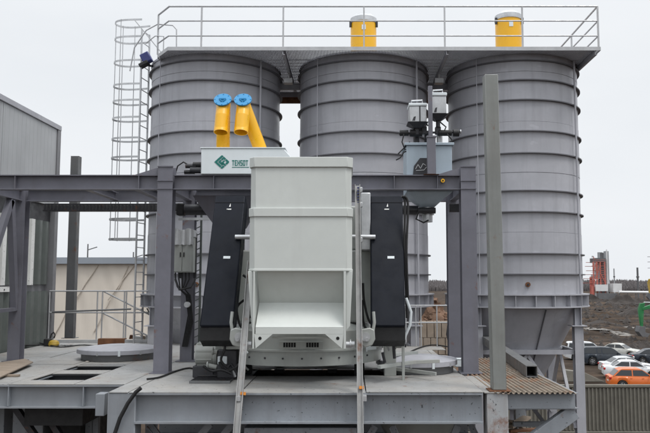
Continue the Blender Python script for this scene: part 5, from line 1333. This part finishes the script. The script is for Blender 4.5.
# red asphalt plant far away
AY = 300.0
ap = thing('asphalt_plant', 'distant red framed asphalt plant tower with grey silos', 'industrial plant', (xx(603,300,AY), AY, 0))
ox = xx(603,300,AY)
def apx(px): return xx(px,280,AY) - ox
def aby(x0,x1,y0,y1,d0,d1,n,m): MB().box(apx(x0),apx(x1),d0,d1,zz(y1,AY),zz(y0,AY)).build(n,m,ap)
aby(597,602,263,270,1,5,'hot_bin','far_pink'); aby(595,602,275,279,1,5,'mixer_box','far_grey'); aby(598.5,602,270.5,275,1,5,'screen_box','far_grey'); aby(596,605.5,258,262.5,-1,7,'top_deck','far_dark')
aby(602.5,606,252.5,300,2,5,'elevator','far_dark')
MB().tube((apx(603.2),3,zz(262,AY)),(apx(603.2),3,zz(252,AY)), 1.0, n=16).build('vent_head','far_grey',ap); 
m = MB(); rr = 2.5*AY/F; m.tube((apx(608.7),2,0),(apx(608.7),2,zz(251,AY)), rr, n=24); m.build('storage_silo','far_grey',ap)
MB().tube((apx(607.3),-.2,0),(apx(607.3),-.2,zz(249.5,AY)), .25, n=8).build('riser','far_white',ap)
for y_, x0, x1 in ((262,592,605),(266,591,604),(270.5,592,604),(274.5,590,605),(278.5,589,605),(283,588,606)):
    for d_ in (-1.5, 7): MB().box(apx(x0),apx(x1),d_,d_+.3,zz(y_+.25,AY),zz(y_-.25,AY)).build('floor_beam','red',ap)
    MB().box(apx(x0)-.1,apx(x1),-1.6,-1.5,zz(y_-1.9,AY),zz(y_-2.2,AY)).build('handrail','red',ap)
for px in (592.5, 596, 599.5, 604): MB().box(apx(px)-.22,apx(px)+.22,-1.55,-1.2,0,zz(262,AY)).build('column','red',ap)
for px in (589.5, 591): MB().box(apx(px)-.25,apx(px)+.25,-1.2,-.8,0,zz(277,AY)).build('column','red',ap)
for a, b in (((592.5,283),(596,274)),((596,274),(599.5,266)),((599.5,274),(604,283)),((592.5,270),(596,262)),((594,259),(592.3,257))):
    MB().bar((apx(a[0]),-1.7,zz(a[1],AY)),(apx(b[0]),-1.7,zz(b[1],AY)), .25,.25).build('brace','red',ap)
aby(593,605,284.5,291,-3,0,'control_cabin','far_white'); aby(589.5,591.5,286,300,-2.5,-1,'red_panel','red')
aby(609.5,618,283.5,292,-4,2,'annex','far_white'); aby(593,612,293,299,-6,-4,'base_bin','far_dark')
MB().path([(apx(594.5),0,zz(258,AY)),(apx(594),0,zz(256.2,AY)),(apx(593),0,zz(256,AY)),(apx(592.8),0,zz(257.5,AY))], .2,6).build('gooseneck','far_grey',ap)
for k, (px, y0, Yp, r_, lab) in enumerate(((614.3, 268.5, 320, .26, 'distant pale chimney right of the red asphalt plant'), (637.8, 267.5, 260, .33, 'distant dark chimney standing alone near the right edge'))):
    t = thing('chimney', lab, 'chimney', (xx(px,280,Yp), Yp, 0)); ht = zz(y0,Yp)
    MB().tube((0,0,0),(0,0,ht), r_*1.15, r_, n=14).build('flue', 'far_grey' if k == 0 else 'far_dark', t); MB().tube((0,0,ht*.72),(0,0,ht*.72+.5), r_*1.6, n=14).build('collar','far_dark',t)
# long pale pipe and shed roofs behind the mounds
Yp = 235
t = thing('pipe_rack', 'long pale pipe line low behind the dark earth mounds', 'pipeline', (xx(619,292,Yp), Yp, 0))
Lr = xx(672,292,Yp)-xx(619,292,Yp); zr = zz(292,Yp)
MB().tube((0,0,zr),(Lr,0,zr-.2), .42, n=14).build('pipe','far_white',t)
for k in range(7): MB().box(Lr*k/6.5,Lr*k/6.5+.25,-.1,.1,0,zr-.3).build('support','far_dark',t)
p = onz(628, 296, 0); t = thing('tipper_truck', 'distant grey tipper truck by the pipe line', 'truck', (p.x, 228, ground_h(p.x,228)))
MB().box(-2.4,1.6,-1.1,1.1,1.2,2.6).build('tipper_body','far_grey',t,.05); MB().box(1.8,3.6,-1.1,1.1,.9,2.9).build('cab','far_white',t,.1); MB().box(-2.5,3.5,-.9,.9,.75,1.15).build('chassis','far_dark',t)
for x in (-1.6,-.4,2.7):
    for y in (-.95,.95): MB().tube((x,y-.15,.5),(x,y+.15,.5), .5, n=16).build('wheel','tyre',t)
# excavators
def excavator(loc, rz, m_, lab, sc=1.0):
    t = thing('excavator', lab, 'excavator', loc, rz, 'excavators'); t.scale = (sc,)*3
    for y in (-1.1, 1.1):
        tr = MB(); pr = [(-2,.15),(-1.7,0),(1.7,0),(2,.15),(2.1,.5),(1.8,.85),(-1.8,.85),(-2.1,.5)]
        tr.prism([(x,y-.3,z) for x,z in pr], (0,.6,0)); tr.build('track','tyre',t,.03)
    MB().box(-.9,.9,-.9,.9,.6,1.1).build('undercarriage','far_dark',t,.03); 
    MB().box(-2.3,1.0,-1.3,1.3,1.12,2.1).build('house',m_,t,.12)
    cb = MB().prism([(-.1,.25,2.1),(1.5,.25,1.3),(1.6,.25,2.0),(1.25,.25,3.1),(-.1,.25,3.1)], (0,1.05,0)).build('cab',m_,t,.06)
    MB().prism([(.1,.235,2.15),(1.3,.235,1.9),(1.35,.235,2.1),(1.1,.235,2.95),(.1,.235,2.95)], (0,.012,0)).build('window','glass',cb)
    MB().prism([(1.2,-.25,1.7),(1.35,-.25,2.15),(3.2,-.25,4.9),(3.9,-.25,5.3),(6.0,-.25,4.6),(6.05,-.25,4.2),(4.1,-.25,4.6),(3.5,-.25,4.4),(1.8,-.25,1.6)], (0,.5,0)).build('boom',m_,t,.04)
    MB().prism([(5.6,-.2,5.3),(6.3,-.2,5.2),(6.6,-.2,4.3),(6.3,-.2,1.9),(6.0,-.2,1.9),(5.8,-.2,4.2)], (0,.4,0)).build('dipper_arm',m_,t,.03)
    MB().prism([(5.8,-.6,1.9),(6.7,-.6,2.0),(6.9,-.6,1.2),(6.4,-.6,.5),(5.6,-.6,.4),(5.2,-.6,.9),(5.9,-.6,1.1)], (0,1.2,0)).build('bucket','far_dark',t,.03)
    MB().tube((1.6,.0,2.0),(3.4,.0,4.0), .1, n=10).build('boom_ram','galv',t); MB().tube((3.6,0,5.3),(5.7,0,5.35), .09, n=10).build('arm_ram','galv',t)
    return t
p = onz(668, 336, 0); YE = 105.0; p = Vector((xx(683, 330, YE), YE, 0))
excavator((p.x, YE, ground_h(p.x, YE)), R(184), 'exc_green', 'green excavator with raised boom at the right picture edge')
YE2 = 215.0; x_ = xx(678, 290, YE2); excavator((x_, YE2, ground_h(x_,YE2)-.2), R(170), 'exc_yellow', 'distant yellow excavator near the right picture edge', 1.3)
# power line poles off to the right
for k, px in enumerate((657,)):
    Yp = 240; t = thing('power_pole', 'distant power pole with cross arms past the yellow excavator', 'pole', (xx(px,280,Yp), Yp, 0)); ht = zz(250,Yp)
    MB().tube((0,0,0),(0,0,ht), .2,.12, n=8).build('pole','far_dark',t)
    for y_ in (256.8, 262, 268): MB().bar((-2.9,0,zz(y_,Yp)),(1.5,0,zz(y_,Yp)), .14,.14).build('cross_arm','far_dark',t)
